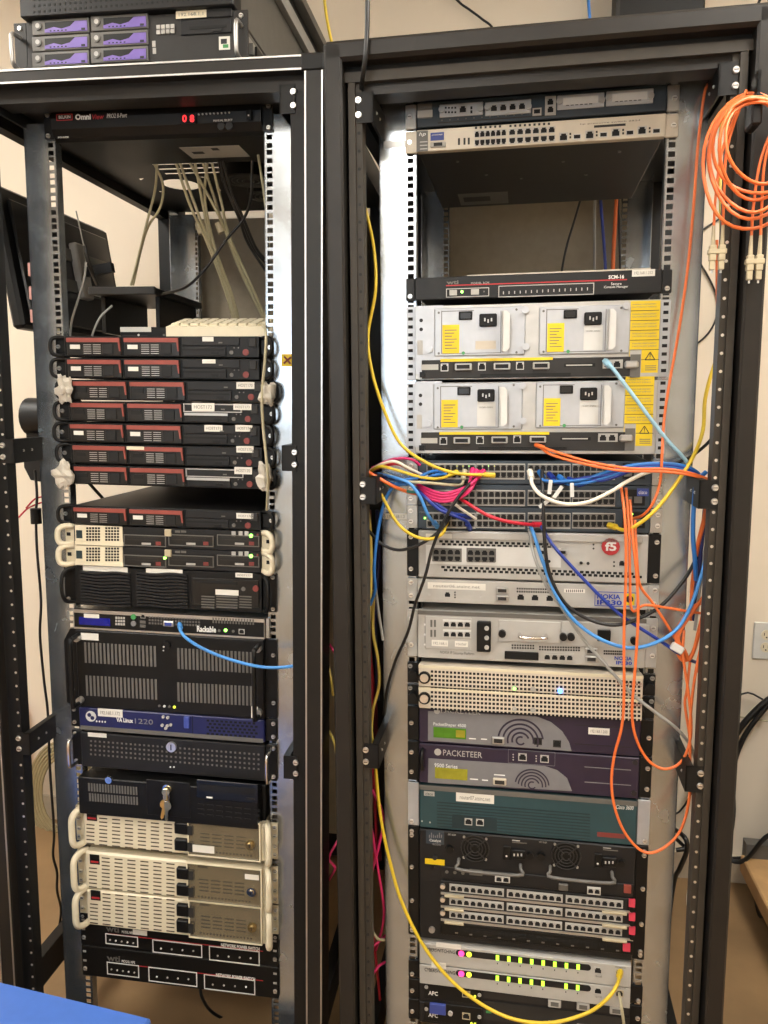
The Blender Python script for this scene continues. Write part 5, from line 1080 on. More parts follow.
for x, m in ((-.06, 'white_ink'), (.0, 'mgrey'), (.02, 'mgrey'), (.055, 'lgrey')):
    b = MB(); b.cyl((x, -.0015, .012), .0025 if m != 'lgrey' else .006, .002, 'y', 10); new('stud', b.mesh('stud', [m]), t, A)
b = MB(); b.box(-.1, -.04, -.0008, .0006, .004, .012); new('port_row', b.mesh('port_row', ['dgrey']), t, A)
t = thing('keyboard_tray', 'dark flat tray with grey front edge hung inside the left rack', 'tray', 'L', (0, 0, 1.765)); A = (0, 0, 1.765)
p0, p1 = loc('L', 89, 288, .26), loc('L', 156, 291, .26); zt_ = (p0.z+p1.z)/2
b = MB(); b.cbox(p0.x, p1.x, .26, .56, zt_-A[2]-.012, zt_-A[2]+.004, .002); new('tray', b.mesh('tray', ['black']), t, A)
b = MB(); b.cbox(p0.x, p1.x, .252, .262, zt_-A[2]-.013, zt_-A[2]+.006, .002); new('front_edge', b.mesh('front_edge', ['dgrey']), t, A)
for x in (p0.x+.01, p1.x-.02): b = MB(); b.box(x, x+.01, .3, .54, zt_-A[2]-.10, zt_-A[2]-.012); new('support_leg', b.mesh('support_leg', ['black']), t, A)
# --- crumpled plastic wraps on four ears
def wrap(s, x, y, Y, sx, sz, label):
    import mathutils
    c = loc(s, x, y, Y); b = MB(); n, m = 14, 10; v = []; rnd = random.Random(int(x*7+y))
    ph = [rnd.random()*6 for _ in range(6)]
    for j in range(m+1):
        th = math.pi*j/m
        for i in range(n):
            a = 2*math.pi*i/n; d = Vector((math.sin(th)*math.cos(a), math.sin(th)*math.sin(a), math.cos(th)))
            k = 1+.2*math.sin(5*d.x+ph[0]+3*d.z)+.16*math.sin(7*d.z+ph[1])+.14*math.sin(9*d.y+4*d.x+ph[2])+rnd.uniform(-.08, .08)
            v.append((d.x*k*sx, d.y*k*.014, d.z*k*sz))
    f = [(j*n+i, j*n+(i+1) % n, (j+1)*n+(i+1) % n, (j+1)*n+i) for j in range(m) for i in range(n)]
    b.add(v, f, 0, False); o = new('plastic_wrap', b.mesh('plastic_wrap', ['plastic_wrap'])); o.matrix_world = RM[s] @ Matrix.Translation(c)
    tag(o, label, 'plastic wrap', 'crumpled plastic wraps on server ears')
wrap('L', 64.5, 389, -.03, .017, .026, 'crumpled clear plastic on left ear of third stacked server')
wrap('L', 268, 394, -.03, .016, .024, 'crumpled clear plastic on right ear of third stacked server')
wrap('L', 64, 475, -.03, .022, .024, 'crumpled clear plastic on left ear of bottom stacked server')
wrap('L', 264.5, 477, -.03, .016, .026, 'crumpled clear plastic on right ear of bottom stacked server')
# --- stickers on rails (parts of the racks)
def rail_label(root, s, x0, y0, x1, y1, mk, t=None):
    a, c = loc(s, x0, y0, -.0006), loc(s, x1, y1, -.0006); b = MB(); b.box(a.x, c.x, -.0008, .0002, min(a.z, c.z), max(a.z, c.z)); o = new('rail_sticker', b.mesh('rail_sticker', [mk]), root, (0, 0, 0)); return o, a, c
o, a, c = rail_label(rackL, 'L', 281.5, 354, 293.5, 366.5, 'yellowl'); b = MB(); k = .5*(a+c)
for da in (.7, 2.3): b.tube([(k.x-.01*math.cos(da), -.0012, k.z-.01*math.sin(da)), (k.x+.01*math.cos(da), -.0012, k.z+.01*math.sin(da))], .0022, 5)
new('sticker_mark', b.mesh('sticker_mark', ['redbtn']), o, (0, 0, 0))
rail_label(rackR, 'R', 383.5, 141.5, 405.5, 147, 'steel'); o, a, c = rail_label(rackR, 'R', 385.5, 513.5, 407, 519.5, 'label')
me, w_, h_ = text_mesh('192.168.1.2', 'grey_ink'); q = new('lettering', me, o, ((a.x+c.x)/2, -.0012, (a.z+c.z)/2)); q.scale = ((c.x-a.x)*.8/w_, 1, abs(a.z-c.z)*.5/h_)
# --- paper lying on the console manager
b = MB(); P0 = loc('R', 468, 275, .02); zz = 1.7870
b.add([(P0.x, .0, zz), (.205, .0, zz), (.205, .18, zz), (P0.x+.01, .18, zz), (P0.x, .0, zz+.002), (.205, .0, zz+.003), (.205, .18, zz+.002), (P0.x+.01, .18, zz+.002)], [(0, 3, 2, 1), (4, 5, 6, 7), (0, 1, 5, 4), (1, 2, 6, 5), (2, 3, 7, 6), (3, 0, 4, 7)])
o = new('paper_stack', b.mesh('paper_stack', ['beige'])); o.matrix_world = RM['R']; tag(o, 'thin stack of white paper lying on the charcoal console manager', 'paper')
# --- cables
NC = [0]
def cable(col, label, r, pts, s='R', plug=None, group=None, cat='cable', name=None, boots=None, k=6, n=7, raw=False):
    P = [RM[s] @ (Vector(p) if raw else loc(s, *p)) for p in pts]; b = MB(); b.tube(smooth_path(P, k), r, n)
    o = new(name or 'network_cable', b.mesh('cable', [CMAT[col]])); tag(o, label, cat, group)
    for end in (plug or ''):
        i, j = (0, 1) if end == 'a' else (-1, -2); d = (P[i]-P[j]).normalized(); rr = r*1.7
        b = MB(); b.tube([P[i]-d*.012, P[i]-d*.011, P[i]+d*.008, P[i]+d*.009], rr, 6); new('plug', b.mesh('plug', [CMAT[boots or col]]), o)
    return o
CMAT = dict(yellow=CM('yellow', (208, 178, 44)), paleyel=CM('paleyel', (214, 190, 92)), orange=CM('orange', (222, 110, 52)), blue=CM('blue', (38, 108, 184)), sky=CM('sky', (70, 140, 210)), deep=CM('deep', (28, 52, 140)), red=CM('red', (190, 30, 52)), pink=CM('pink', (205, 44, 104)), white=CM('white', (226, 220, 206)), cream=CM('cream', (176, 168, 138)), tan=CM('tan', (150, 136, 102)), black=CM('black', (20, 20, 21)), grey=CM('grey', (150, 150, 146)), green=CM('green', (40, 120, 110)), pale=CM('pale', (150, 190, 210)), wine=CM('wine', (120, 22, 40)), navy=CM('navy', (22, 30, 84)))
c_ = cable
c_('yellow', 'yellow cable running down behind the left edge then into the top patch switch', .0032, [(361, 195, .0), (367, 215, -.02), (374, 250, -.02), (375.5, 290, -.03), (368, 335, -.04), (372, 372, -.05), (384, 410, -.05), (400, 443, -.05), (425, 462, -.06), (455, 473, -.06), (490, 475, -.035)], plug='b')
c_('yellow', 'yellow cable looping from the left gap to the bottom patch switch', .0032, [(368, 472, -.03), (380, 492, -.05), (396, 521, -.06), (412, 535, -.07), (430, 539, -.07), (443, 533, -.06), (446.5, 521, -.03)], plug='b')
c_('orange', 'orange cable leaving the left gap above the blue-grey switches', .0034, [(362, 468, -.06), (375, 476, -.07), (395, 487, -.06), (412, 493, -.04), (424, 494, -.015)])
for i, (dx, dy) in enumerate(((0, 0), (1, 3), (3, 5.5), (-1, -2.5))):
    c_('pink', ('topmost', 'second', 'third', 'lowest')[(1, 2, 3, 0)[i]]+' strand of the pink cable bunch at the patch switches', .0031, [(417+dx, 484+dy*.3, -.03), (426, 491+dy, -.05), (442, 496+dy, -.06), (458, 493+dy, -.06), (468+i, 486+dy*.8, -.055), (472+i*3.2, 472+abs(dy)*.5, -.025)], group='pink cable bunch', plug='b')
c_('white', 'white cable arching out of the left gap over the pink bunch', .003, [(371, 470, -.03), (382, 464, -.05), (395, 461.5, -.06), (410, 469, -.05), (428, 477, -.03), (440, 478, -.015)])
c_('red', 'red cable under the white arch at the left gap', .003, [(370, 471, -.03), (384, 466, -.045), (398, 464, -.05), (412, 471, -.04), (424, 477, -.02)])
c_('yellow', 'yellow cable curving over the blue ones into the top patch switch', .003, [(369, 472, -.035), (380, 466.5, -.055), (396, 470, -.06), (420, 477, -.06), (440, 478.5, -.05), (454, 473, -.02)], plug='b')
c_('cream', 'cream cable lying straight above the pink bunch', .003, [(384, 473, -.03), (405, 481, -.06), (430, 483, -.06), (452, 485, -.05), (462, 484, -.03), (464, 474, -.02)], plug='b')
c_('pink', 'pale pink cable behind the white arch', .0028, [(372, 468, -.015), (392, 459.5, -.03), (410, 459, -.03), (420, 465, -.015)])
c_('navy', 'purple-blue cable in the left bundle', .003, [(372, 473, -.03), (390, 478, -.05), (408, 479, -.05), (424, 473, -.02)])
c_('blue', 'blue cable rising to the first ports of the top patch switch', .0032, [(380, 475, -.02), (398, 480, -.055), (416, 478, -.06), (430, 472, -.05), (440, 471, -.02)], plug='b')
c_('blue', 'second blue cable rising to the top patch switch', .0032, [(376, 477, -.02), (396, 484, -.05), (416, 483, -.05), (432, 476, -.045), (446, 474, -.02)])
c_('sky', 'blue cable sweeping down to the bottom patch switch', .0032, [(378, 474, -.02), (396, 478, -.065), (410, 484, -.07), (420, 497, -.07), (428, 515, -.06), (436, 525, -.025)], plug='b')
c_('green', 'green-blue cable in the left bundle', .003, [(376, 479, -.01), (395, 488, -.045), (412, 492, -.045), (425, 490, -.015)])
c_('deep', 'deep blue cable crossing down toward the bottom patch switch', .0032, [(416, 488, -.04), (426, 498, -.06), (440, 510, -.06), (455, 516, -.055), (466, 521, -.04), (469, 527, -.02)], plug='b')
c_('deep', 'second deep blue cable crossing down below the pink bunch', .0032, [(423, 493, -.04), (436, 503, -.055), (449, 512, -.055), (462, 515, -.045), (470, 518, -.02)])
c_('blue', 'blue cable hanging down beside the left rail', .0034, [(412, 477, -.04), (398, 483, -.05), (388, 494, -.05), (381, 515, -.05), (376, 545, -.05), (374, 570, -.05), (375, 590, -.04), (370, 605, -.03)])
c_('white', 'short white cable tail below the pink bunch', .0028, [(450, 500, -.03), (460, 508, -.05), (476, 519, -.02)])
c_('red', 'red cable slanting across the switches to a red plug', .0034, [(458, 497, -.04), (470, 505, -.06), (487, 515, -.06), (505, 521, -.06), (525, 524, -.045), (538, 524.5, -.025)], plug='b')
c_('white', 'white cable drooping across the middle patch switch to the right', .0036, [(530.5, 474, -.025), (533, 486, -.05), (544, 497, -.07), (565, 504, -.075), (588, 502, -.075), (610, 492, -.07), (630, 480, -.065), (652, 471, -.06), (672, 470, -.05)], plug='a')
for i in range(4):
    c_('deep' if i % 2 else 'blue', ('upper', 'second', 'third', 'lowest')[i]+' blue cable of the bunch leading right from the top patch switch', .0033, [(541+i*10, 474+i*2.2, -.025), (546+i*11, 481+i*1.5, -.05), (580+i*4, 480+i*1.2-(i % 2)*3, -.06), (606, 472.5+i*2.4, -.06), (632, 465.5+i*1.8, -.06), (660, 463.5+i*1.4, -.055), (684, 466+i*1.7, -.05), (698, 473+i*1.5, -.04), (703, 482+i, -.02)], group='blue cable bunch', plug='a')
c_('orange', 'upper orange fibre leaving the lower white chassis toward the right post', .0026, [(539, 446, -.02), (556, 452, -.05), (590, 462, -.07), (630, 468.5, -.075), (665, 469, -.075), (690, 473, -.07), (708, 479, -.06)], plug='a')
c_('orange', 'lower orange fibre leaving the lower white chassis toward the right post', .0026, [(541, 448, -.02), (552, 455, -.05), (580, 463, -.07), (620, 470.5, -.075), (660, 471.5, -.075), (690, 475, -.07), (708, 481, -.06)])
c_('orange', 'long orange fibre hanging over the right rail from top to switches', .0026, [(714, 80, .0), (706, 88, -.03), (702, 110, -.03), (697.5, 150, -.03), (694, 200, -.03), (690, 245, -.03), (685.5, 285, -.03), (678, 335, -.03), (669, 385, -.035), (664, 420, -.04), (662, 455, -.06), (660, 482, -.06), (653, 503, -.06), (643, 515, -.05), (632, 519, -.02)])
c_('pale', 'flat pale blue cable from the upper white chassis to the right', .0036, [(607, 363, -.02), (614, 370, -.045), (630, 391, -.055), (650, 418, -.055), (668, 441, -.05), (684, 458, -.04), (692, 470, -.03)], plug='a')
c_('black', 'black cable curving behind the blue bunch at the right rail', .003, [(718, 425, .0), (712, 438, -.02), (700, 450, -.03), (686, 459, -.035), (668, 465, -.04), (655, 468, -.03)])
c_('yellow', 'yellow cable arcing from the right gap to the bottom patch switch', .0036, [(722, 345, .05), (712, 372, .03), (705, 400, .02), (703, 430, .0), (694, 455, -.04), (678, 481, -.06), (660, 505, -.07), (643, 521, -.07), (626, 530, -.06), (612, 526, -.025)], plug='b')
c_('blue', 'blue cable dropping along the right rail edge', .0042, [(706, 472, -.05), (697, 482, -.06), (694, 505, -.06), (693, 535, -.06), (695, 560, -.055), (696, 580, -.04)])
c_('sky', 'bright blue cable looping low from the right post to the white plug', .0035, [(707, 555, -.05), (700, 580, -.06), (690, 608, -.06), (676, 630, -.065), (655, 643, -.07), (630, 648, -.07), (602, 640, -.07), (576, 622, -.07), (556, 595, -.07), (543, 562, -.06), (534, 535, -.05), (530, 525, -.02)])
c_('deep', 'deep blue cable crossing down to the right rail', .0033, [(541, 526, -.025), (553, 545, -.05), (575, 570, -.06), (602, 598, -.06), (622, 616, -.06), (640, 628, -.06), (662, 642, -.055), (684, 657, -.05), (695, 662, -.02)])
c_('black', 'thick black cable hanging from the switches and curving to the right', .0035, [(542, 470, -.03), (543, 500, -.065), (545, 545, -.07), (550, 575, -.07), (565, 603, -.07), (588, 619, -.07), (615, 625, -.07), (640, 618, -.065), (662, 605, -.06), (680, 585, -.055), (692, 567, -.04), (702, 545, -.01)])
c_('grey', 'grey cable slanting down over the two-unit firewall to the right rail', .0032, [(529, 530, -.02), (534, 555, -.06), (546, 585, -.06), (562, 608, -.06), (584, 640, -.06), (605, 664, -.06), (630, 692, -.06), (655, 712, -.055), (676, 728, -.05), (690, 745, -.03), (697, 765, .01)])
c_('orange', 'long orange fibre hanging in front of the firewalls, longest loop at the bottom', .0027, [(621, 486, -.04), (625, 520, -.075), (626, 570, -.08), (624, 630, -.08), (624, 690, -.08), (622, 725, -.08), (614, 757, -.075), (611.5, 785, -.075), (616, 812, -.075), (627, 836, -.075), (644, 852, -.075), (662, 849, -.075), (680, 831, -.07), (689, 800, -.07), (690, 760, -.07), (690, 725, -.07), (693, 690, -.065), (698, 660, -.06), (703, 640, -.05)])
c_('orange', 'second orange fibre hanging beside the longest one', .0027, [(630, 500, -.04), (633, 540, -.075), (637, 580, -.08), (638, 620, -.08), (635, 670, -.08), (632, 712, -.08), (636, 738, -.075), (648, 760, -.07), (664, 769, -.07), (680, 763, -.07), (689, 745, -.07), (691, 722, -.07), (688, 690, -.065), (683, 655, -.06), (684, 630, -.05)])
c_('orange', 'third orange fibre strand hanging in front of the firewalls', .0026, [(626, 488, -.04), (629, 530, -.07), (630, 575, -.075), (632, 610, -.075), (645, 605, -.07), (668, 608, -.06), (692, 612, -.05), (706, 614, -.03)])
c_('orange', 'orange fibre sweeping from the switches to the tied bundle', .0026, [(635, 520, -.05), (637, 560, -.07), (640, 585, -.07), (652, 602, -.065), (664, 620, -.06), (676, 640, -.05), (682, 652, -.045)])
for i in range(4):
    d = i*2.2
    c_('orange', ('outer left', 'inner left', 'inner right', 'outer right')[i]+' loop of the tied orange fibre bundle by the right post', .0034, [(704-d*.3, 596+d, -.03), (694-d*.6, 610, -.05), (682-d*1.2+i*.5, 628+d, -.055), (676+d*1.4, 645+d, -.055), (682+d, 660, -.05), (692+d*.4, 655-d, -.05), (699+d*.3, 630-d, -.05), (705, 606+d, -.03)], group='tied orange fibre bundle')
b = MB(); p = loc('R', 677, 648, -.062); b.cbox(-.012, .012, -.006, .004, -.007, .007, .002); o = new('cable_tag', b.mesh('cable_tag', ['white'])); o.matrix_world = RM['R'] @ Matrix.Translation(p) @ Matrix.Rotation(.5, 4, 'Y'); tag(o, 'white paper tag wrapped on the tied orange bundle', 'tag')
for i, (x, y) in enumerate(((550, 487), (558, 492), (572, 490), (545, 503))):
    b = MB(); p = loc('R', x, y, -.068); b.cbox(-.0035, .0035, -.001, .001, -.013, .013, .0005); o = new('cable_tag', b.mesh('cable_tag', ['white'])); o.matrix_world = RM['R'] @ Matrix.Translation(p) @ Matrix.Rotation((.1, .6, -.05, .9)[i], 4, 'Y'); tag(o, 'white paper flag tag on the blue cables, '+('nearest the white plug', 'leaning', 'hanging by the bunch end', 'hanging lowest')[i], 'tag', 'white cable flag tags')
c_('black', 'black cable running down over the left rail from the middle switch', .0032, [(476, 478, -.03), (465, 489, -.07), (453, 505, -.075), (441, 527, -.075), (432, 550, -.07), (425, 577, -.07), (415, 605, -.06), (408, 632, -.05), (395, 662, -.04), (387, 690, -.03), (384, 715, .0)], plug='a')
c_('black', 'black cable sagging across the left rail below the yellow loop', .0032, [(362, 520, -.02), (370, 532, -.04), (382, 544, -.05), (398, 550, -.055), (416, 546, -.06), (432, 537, -.06), (444, 526, -.05), (450, 516, -.03)])
c_('yellow', 'long yellow cable sweeping from the left gap to the lowest silver unit', .0036, [(374, 740, -.03), (376, 775, -.035), (381, 820, -.04), (390, 862, -.04), (401, 900, -.05), (420, 940, -.06), (445, 974, -.07), (475, 1000, -.08), (510, 1018, -.085), (548, 1023, -.085), (585, 1014, -.08), (606, 1000, -.075), (617, 985, -.06), (620, 973, -.025)], plug='b')
c_('cream', 'cream cable hanging below the yellow plug at the foot', .003, [(619, 993, -.025), (621, 1004, -.05), (624, 1025, -.05), (628, 1060, -.03)])
# cables in the left gap of the right rack
for col, lb, r, pts in (('paleyel', 'pale yellow cable hanging inside the left gap', .0036, [(366, 500, .0), (370, 530, -.01), (371, 570, -.01), (369, 620, -.01), (367, 680, -.01), (370, 720, -.01), (374, 752, -.01)]),
    ('paleyel', 'second pale yellow cable with a bend inside the left gap', .0034, [(374, 590, .01), (373, 630, .01), (378, 660, .01), (379, 685, .01), (373, 710, .01), (371, 735, .02)]),
    ('red', 'red cable hanging deep inside the left gap', .0045, [(366, 505, .03), (367, 560, .03), (366, 620, .03), (372, 680, .03), (370, 740, .03), (378, 800, .04)]),
    ('wine', 'dark red cable hanging deep inside the left gap', .0045, [(369, 510, .05), (371, 580, .05), (370, 650, .05), (376, 720, .05), (374, 790, .05), (380, 860, .06)]),
    ('grey', 'grey cable inside the left gap beside the blue one', .003, [(375, 585, .0), (379, 615, .0), (383, 640, .0)]),
    ('navy', 'navy cable inside the left gap', .004, [(377, 510, .02), (379, 560, .02), (375, 610, .02), (378, 700, .03)]),
    ('pink', 'pink cable tangle strand crossing up in the lower left gap', .003, [(369, 880, .0), (378, 850, .0), (383, 815, .01), (372, 790, .02)]),
    ('pink', 'pink cable tangle strand crossing down in the lower left gap', .003, [(370, 820, .0), (378, 870, .0), (384, 915, .01), (376, 950, .02)]),
    ('pink', 'lowest pink cable strand in the lower left gap', .003, [(367, 985, .0), (377, 968, .0), (385, 962, .02)]),
    ('pink', 'pink cable strand near the floor of the lower left gap', .003, [(366, 950, .0), (376, 944, .0), (386, 935, .02)]),
    ('red', 'red cable strand behind the pink tangle', .003, [(372, 760, .04), (376, 830, .03), (371, 900, .03), (380, 1000, .03)]),
    ('cream', 'cream cable curl in the lower left gap', .003, [(370, 900, -.02), (371, 925, -.02), (377, 938, -.02), (384, 940, .01)])):
    c_(col, lb, r, pts)
# between the racks
for col, lb, pts in (('cream', 'cream cable bowed in the gap between racks', [(329, 432, .02), (333, 450, .0), (334, 470, .0), (330, 483, .02)]), ('pink', 'pink cable tip in the gap between racks', [(327, 641, .02), (333, 650, .0), (336, 656, .02)]), ('paleyel', 'pale yellow cable in the gap between racks', [(328, 665, .02), (331, 680, .0), (333, 695, .02)]), ('paleyel', 'lower pale yellow cable in the gap between racks', [(329, 731, .02), (334, 742, .0), (337, 757, .02)]), ('pink', 'pink cable kink low in the gap between racks', [(338, 840, .02), (329, 858, .0), (335, 868, .0), (329, 880, .02)])):
    c_(col, lb, .0028, pts)
# cables in the right gap of the right rack
for col, lb, r, pts in (('orange', 'orange fibre hanging behind the right post from the coil', .0026, [(717, 240, .0), (717, 290, .0), (718, 330, .0), (717, 400, .0), (715, 450, -.02), (713, 478, -.03)]),
    ('paleyel', 'pale yellow cable hanging behind the right post', .003, [(722, 110, .1), (720, 150, .05), (721, 230, .04), (722, 290, .03), (720, 350, .04)]),
    ('orange', 'thick orange cable below the right bracket', .004, [(708, 495, -.04), (704, 520, -.04), (698, 545, -.03), (693, 580, -.02), (691, 620, .0)]),
    ('navy', 'navy cable below the right bracket', .004, [(706, 498, -.03), (703, 530, -.03), (700, 560, -.03), (696, 590, -.03), (694, 620, -.01)]),
    ('grey', 'pale grey cable below the right bracket', .0032, [(709, 525, -.03), (704, 560, -.03), (699, 595, -.03), (695, 630, -.02)]),
    ('orange', 'pale orange fibre along the right post', .0026, [(711, 495, -.05), (710, 540, -.05), (706, 600, -.05), (702, 650, -.05), (697, 672, -.04)]),
    ('orange', 'orange fibre stem below the tied bundle', .0026, [(690, 662, -.05), (687, 690, -.05), (685, 705, -.05), (690, 740, -.045), (690, 770, -.04)]),
    ('white', 'white cable loop low behind the right post', .0035, [(702, 1045, .12), (703, 980, .12), (698, 940, .11), (692, 920, .1), (688, 905, .08), (689, 890, .08), (694, 878, .1), (706, 860, .12), (712, 800, .12), (714, 740, .12)]),
    ('black', 'black cable loop low behind the right rail', .006, [(676, 830, .45), (685, 838, .4), (687, 850, .4), (680, 868, .42), (674, 882, .45), (668, 930, .45), (664, 1000, .42), (662, 1060, .40)])):
    c_(col, lb, r, pts)
c_('black', 'black cable on the wall crossing behind the right rail high up', .003, [(680, 250, .945), (700, 232, .947), (722, 217, .947), (745, 200, .947), (775, 186, .947)], s='W')
c_('black', 'dark cable arc on the wall behind the right post', .003, [(670, 235, .945), (690, 250, .947), (710, 280, .947), (718, 305, .947), (712, 328, .947), (695, 345, .947), (670, 356, .945)], s='W')
# hanging cables seen through the back of the right rack
for col, lb, r, x0, x1 in (('black', 'thin black cable slanting behind the right rack opening', .003, 583, 560), ('grey', 'thin dark grey cable behind the right rack opening', .003, 595, 594.5), ('deep', 'blue cable hanging behind the right rack opening', .0038, 600, 606), ('orange', 'red-orange cable hanging behind the right rack opening', .005, 617, 612.5), ('black', 'black cable beside the red-orange one behind the right rack', .003, 618, 620.5)):
    c_(col, lb, r, [(x0, 190, .5), (x0+(x1-x0)*.3, 215, .5), (x0+(x1-x0)*.75, 250, .5), (x1, 285, .5), (x1, 310, .48)])
# fibre coil hung on the right post
b = MB(); hook = loc('R', 752, 112, -.15)
t = thing('cable_hook', 'black plastic strap hook on the right rack post', 'hook', 'R', tuple(hook)); b.cbox(-.008, .008, -.03, .012, -.028, .018, .003); new('strap', b.mesh('strap', ['black']), t, hook); b = MB(); b.box(-.0025, .0025, -.032, .0, .018, .05); b.box(-.0025, .0025, -.032, -.028, -.0, .05); new('strap_tail', b.mesh('strap_tail', ['black']), t, hook)
rnd = random.Random(3)
for i in range(6):
    rx, ry = (47, 45, 41, 44, 37, 34)[i], (68, 61, 57, 48, 50, 41)[i]; cx, cy = (750, 754, 751, 757, 756, 760)[i], 95+ry+i*1.2
    b = MB(); pts = []
    for k in range(30):
        a = 2*math.pi*k/30; x, y = cx+rx*math.cos(a)*(1+.02*math.sin(2*a+i)), cy+ry*math.sin(a)*(1+.03*math.sin(3*a+i*2)); x += (y-160)*.02*(i-2)
        pts.append(RM['R'] @ loc('R', x, y, -.165-.006*i+.012*math.sin(a*2+i)))
    b.tube(pts, .0028, 7, close=True); o = new('fibre_loop', b.mesh('fibre_loop', [CMAT['orange']])); tag(o, ('outermost', 'second', 'third', 'fourth', 'fifth', 'innermost')[i]+' loop of the orange fibre coil on the right post', 'cable', 'orange fibre coil')
def sc_pair(x, y, label, tails):
    p = loc('R', x, y, -.16); t = thing('fibre_connector', label, 'connector', 'R', tuple(p), 'cream fibre connectors')
    for q in (-1, 1):
        u = q*.0068
        b = MB(); b.cbox(u-.0052, u+.0052, -.005, .005, -.012, .012, .001); cn = new('connector_body', b.mesh('connector_body', ['creamd']), t, p)
        b = MB(); b.cbox(u-.0042, u+.0042, -.004, .004, -.026, -.012, .0008); new('connector_nose', b.mesh('connector_nose', ['creamd']), t, p)
        b = MB(); b.cyl((u, 0, -.031), .0016, .006, 'z', 8); new('ferrule', b.mesh('ferrule', ['white']), cn, p)
        b = MB(); b.cyl((u, 0, .012), .0036, .03, 'z', 10, 0, .0024); new('boot', b.mesh('boot', ['creamd']), t, p)
    b = MB(); b.cbox(-.014, .014, -.0058, .0058, -.002, .006, .001); new('duplex_clip', b.mesh('duplex_clip', ['creamd']), t, p)
    for q, tl in zip((-1, 1), tails):
        cable('orange', tl, .0022, [tuple(p+Vector((q*.0068, 0, .04))), tuple(p+Vector((q*.006, 0, .09))), tuple(p+Vector((q*.003+.004, -.004, .16))), tuple(p+Vector((.03, -.006, .24)))], raw=True, group='fibre coil tails')
sc_pair(717, 253, 'cream twin fibre connector hanging left of the right post', ('left orange tail above the left fibre connector', 'right orange tail above the left fibre connector'))
sc_pair(754.5, 263, 'cream twin fibre connector hanging on the right post', ('left orange tail above the right fibre connector', 'right orange tail above the right fibre connector'))
# --- left rack cables
L_ = dict(s='L')
c_('sky', 'blue cable from the blue-display server to the right post', .0034, [(180, 626, -.02), (181, 632, -.045), (190, 641, -.06), (210, 652, -.065), (235, 661, -.07), (262, 667, -.075), (285, 667, -.085), (304, 664, -.097)], s='L', plug='a')
c_('cream', 'cream keyboard cable hanging in front of the stacked servers', .003, [(252, 326, .06), (262, 325, .0), (266, 334, -.035), (265, 360, -.04), (262, 395, -.04), (263, 425, -.04), (266, 455, -.045), (268, 480, -.045), (267, 510, -.02)], s='L')
KV = [((176, 163), (190, 205), (208, 245), (225, 290), (236, 330)), ((180, 163), (196, 208), (212, 250), (230, 295), (240, 330)), ((195, 163), (203, 205), (211, 245), (227, 290), (238, 330)), ((207, 163), (205, 200), (214, 245), (231, 292), (242, 330)), ((203, 163), (215, 200), (224, 228), (240, 270), (262, 316)), ((212, 163), (222, 205), (228, 232), (245, 272), (266, 318)), ((190, 163), (216, 210), (226, 233), (243, 275), (265, 322))]
for i, p in enumerate(KV): c_('cream', ('first', 'second', 'third', 'fourth', 'fifth', 'sixth', 'seventh')[i]+' cream console cable from the left behind the console switch', .0033, [(x, y, .17+.04*j) for j, (x, y) in enumerate(p)], s='L', group='cream console cables')
for i, (x, y) in enumerate(((200, 229), (207, 226), (220, 228))):
    b = MB(); p = loc('L', x, y, .245); b.cyl((0, 0, -.012), .0085, .024, 'z', 12); o = new('cable_tie', b.mesh('cable_tie', ['creamd'])); o.matrix_world = RM['L'] @ Matrix.Translation(p) @ Matrix.Rotation(-.35, 4, 'Y'); tag(o, ('left', 'middle', 'right')[i]+' cream sleeve binding the console cables', 'cable tie', 'cream cable sleeves')
c_('cream', 'cream cable pair left strand from the console switch to the tray', .003, [(157, 163, .17), (155, 190, .2), (147, 222, .22), (140, 250, .24), (131, 285, .28)], s='L')
c_('cream', 'cream cable looping beside the left strand', .003, [(154, 163, .17), (163, 185, .2), (160, 208, .22), (146, 232, .24), (133, 285, .28)], s='L')
for i, p in enumerate((((221, 160), (226, 185), (240, 215), (252, 245), (268, 266)), ((223, 160), (231, 190), (244, 220), (256, 248), (268, 262)), ((219, 160), (224, 183), (239, 218), (248, 243), (268, 274)))):
    c_('black', ('upper', 'lowest', 'middle')[i]+' black cable slanting behind the right rail of the left rack', .0036, [(x, y, .16+.03*j) for j, (x, y) in enumerate(p)], s='L', group='black cables under the console switch')
c_('black', 'black cable crossing the cream cables toward the tray', .0034, [(252, 160, .16), (251, 195, .18), (244, 218, .2), (226, 240, .2), (206, 268, .2), (186, 287, .21), (163, 294, .26)], s='L')
c_('cream', 'cream cable close behind the right rail under the console switch', .003, [(258, 155, .12), (262, 180, .12), (266, 210, .1), (269, 250, .1)], s='L')
c_('grey', 'grey antenna wire sticking up behind the left rail', .0016, [(76, 211, .12), (80, 228, .12), (84, 246, .12), (86, 250, .12)], s='L', name='antenna', cat='antenna')
c_('black', 'thick black antenna base cable behind the left rail', .005, [(85, 246, .12), (87, 258, .12), (92, 272, .14), (97, 284, .2)], s='L')
c_('grey', 'grey cable dropping from the antenna to the servers', .0026, [(86, 262, .1), (84, 280, .1), (78, 300, .1), (72, 320, .1), (70, 336, .1)], s='L')
c_('grey', 'second grey cable slanting to the small black box', .0026, [(112, 306, .15), (102, 315, .13), (96, 325, .12), (92, 336, .12)], s='L')
c_('black', 'black cable hanging behind the left rail from the ferrite', .0032, [(35, 470, .1), (37, 495, .1), (36, 515, .1), (37, 550, .1), (41, 600, .1), (40, 635, .1), (44, 680, .1), (48, 715, .1), (50, 770, .1), (54, 830, .1), (53, 855, .1), (57, 872, .1), (57, 890, .12), (61, 910, .14), (58, 935, .14)], s='L')
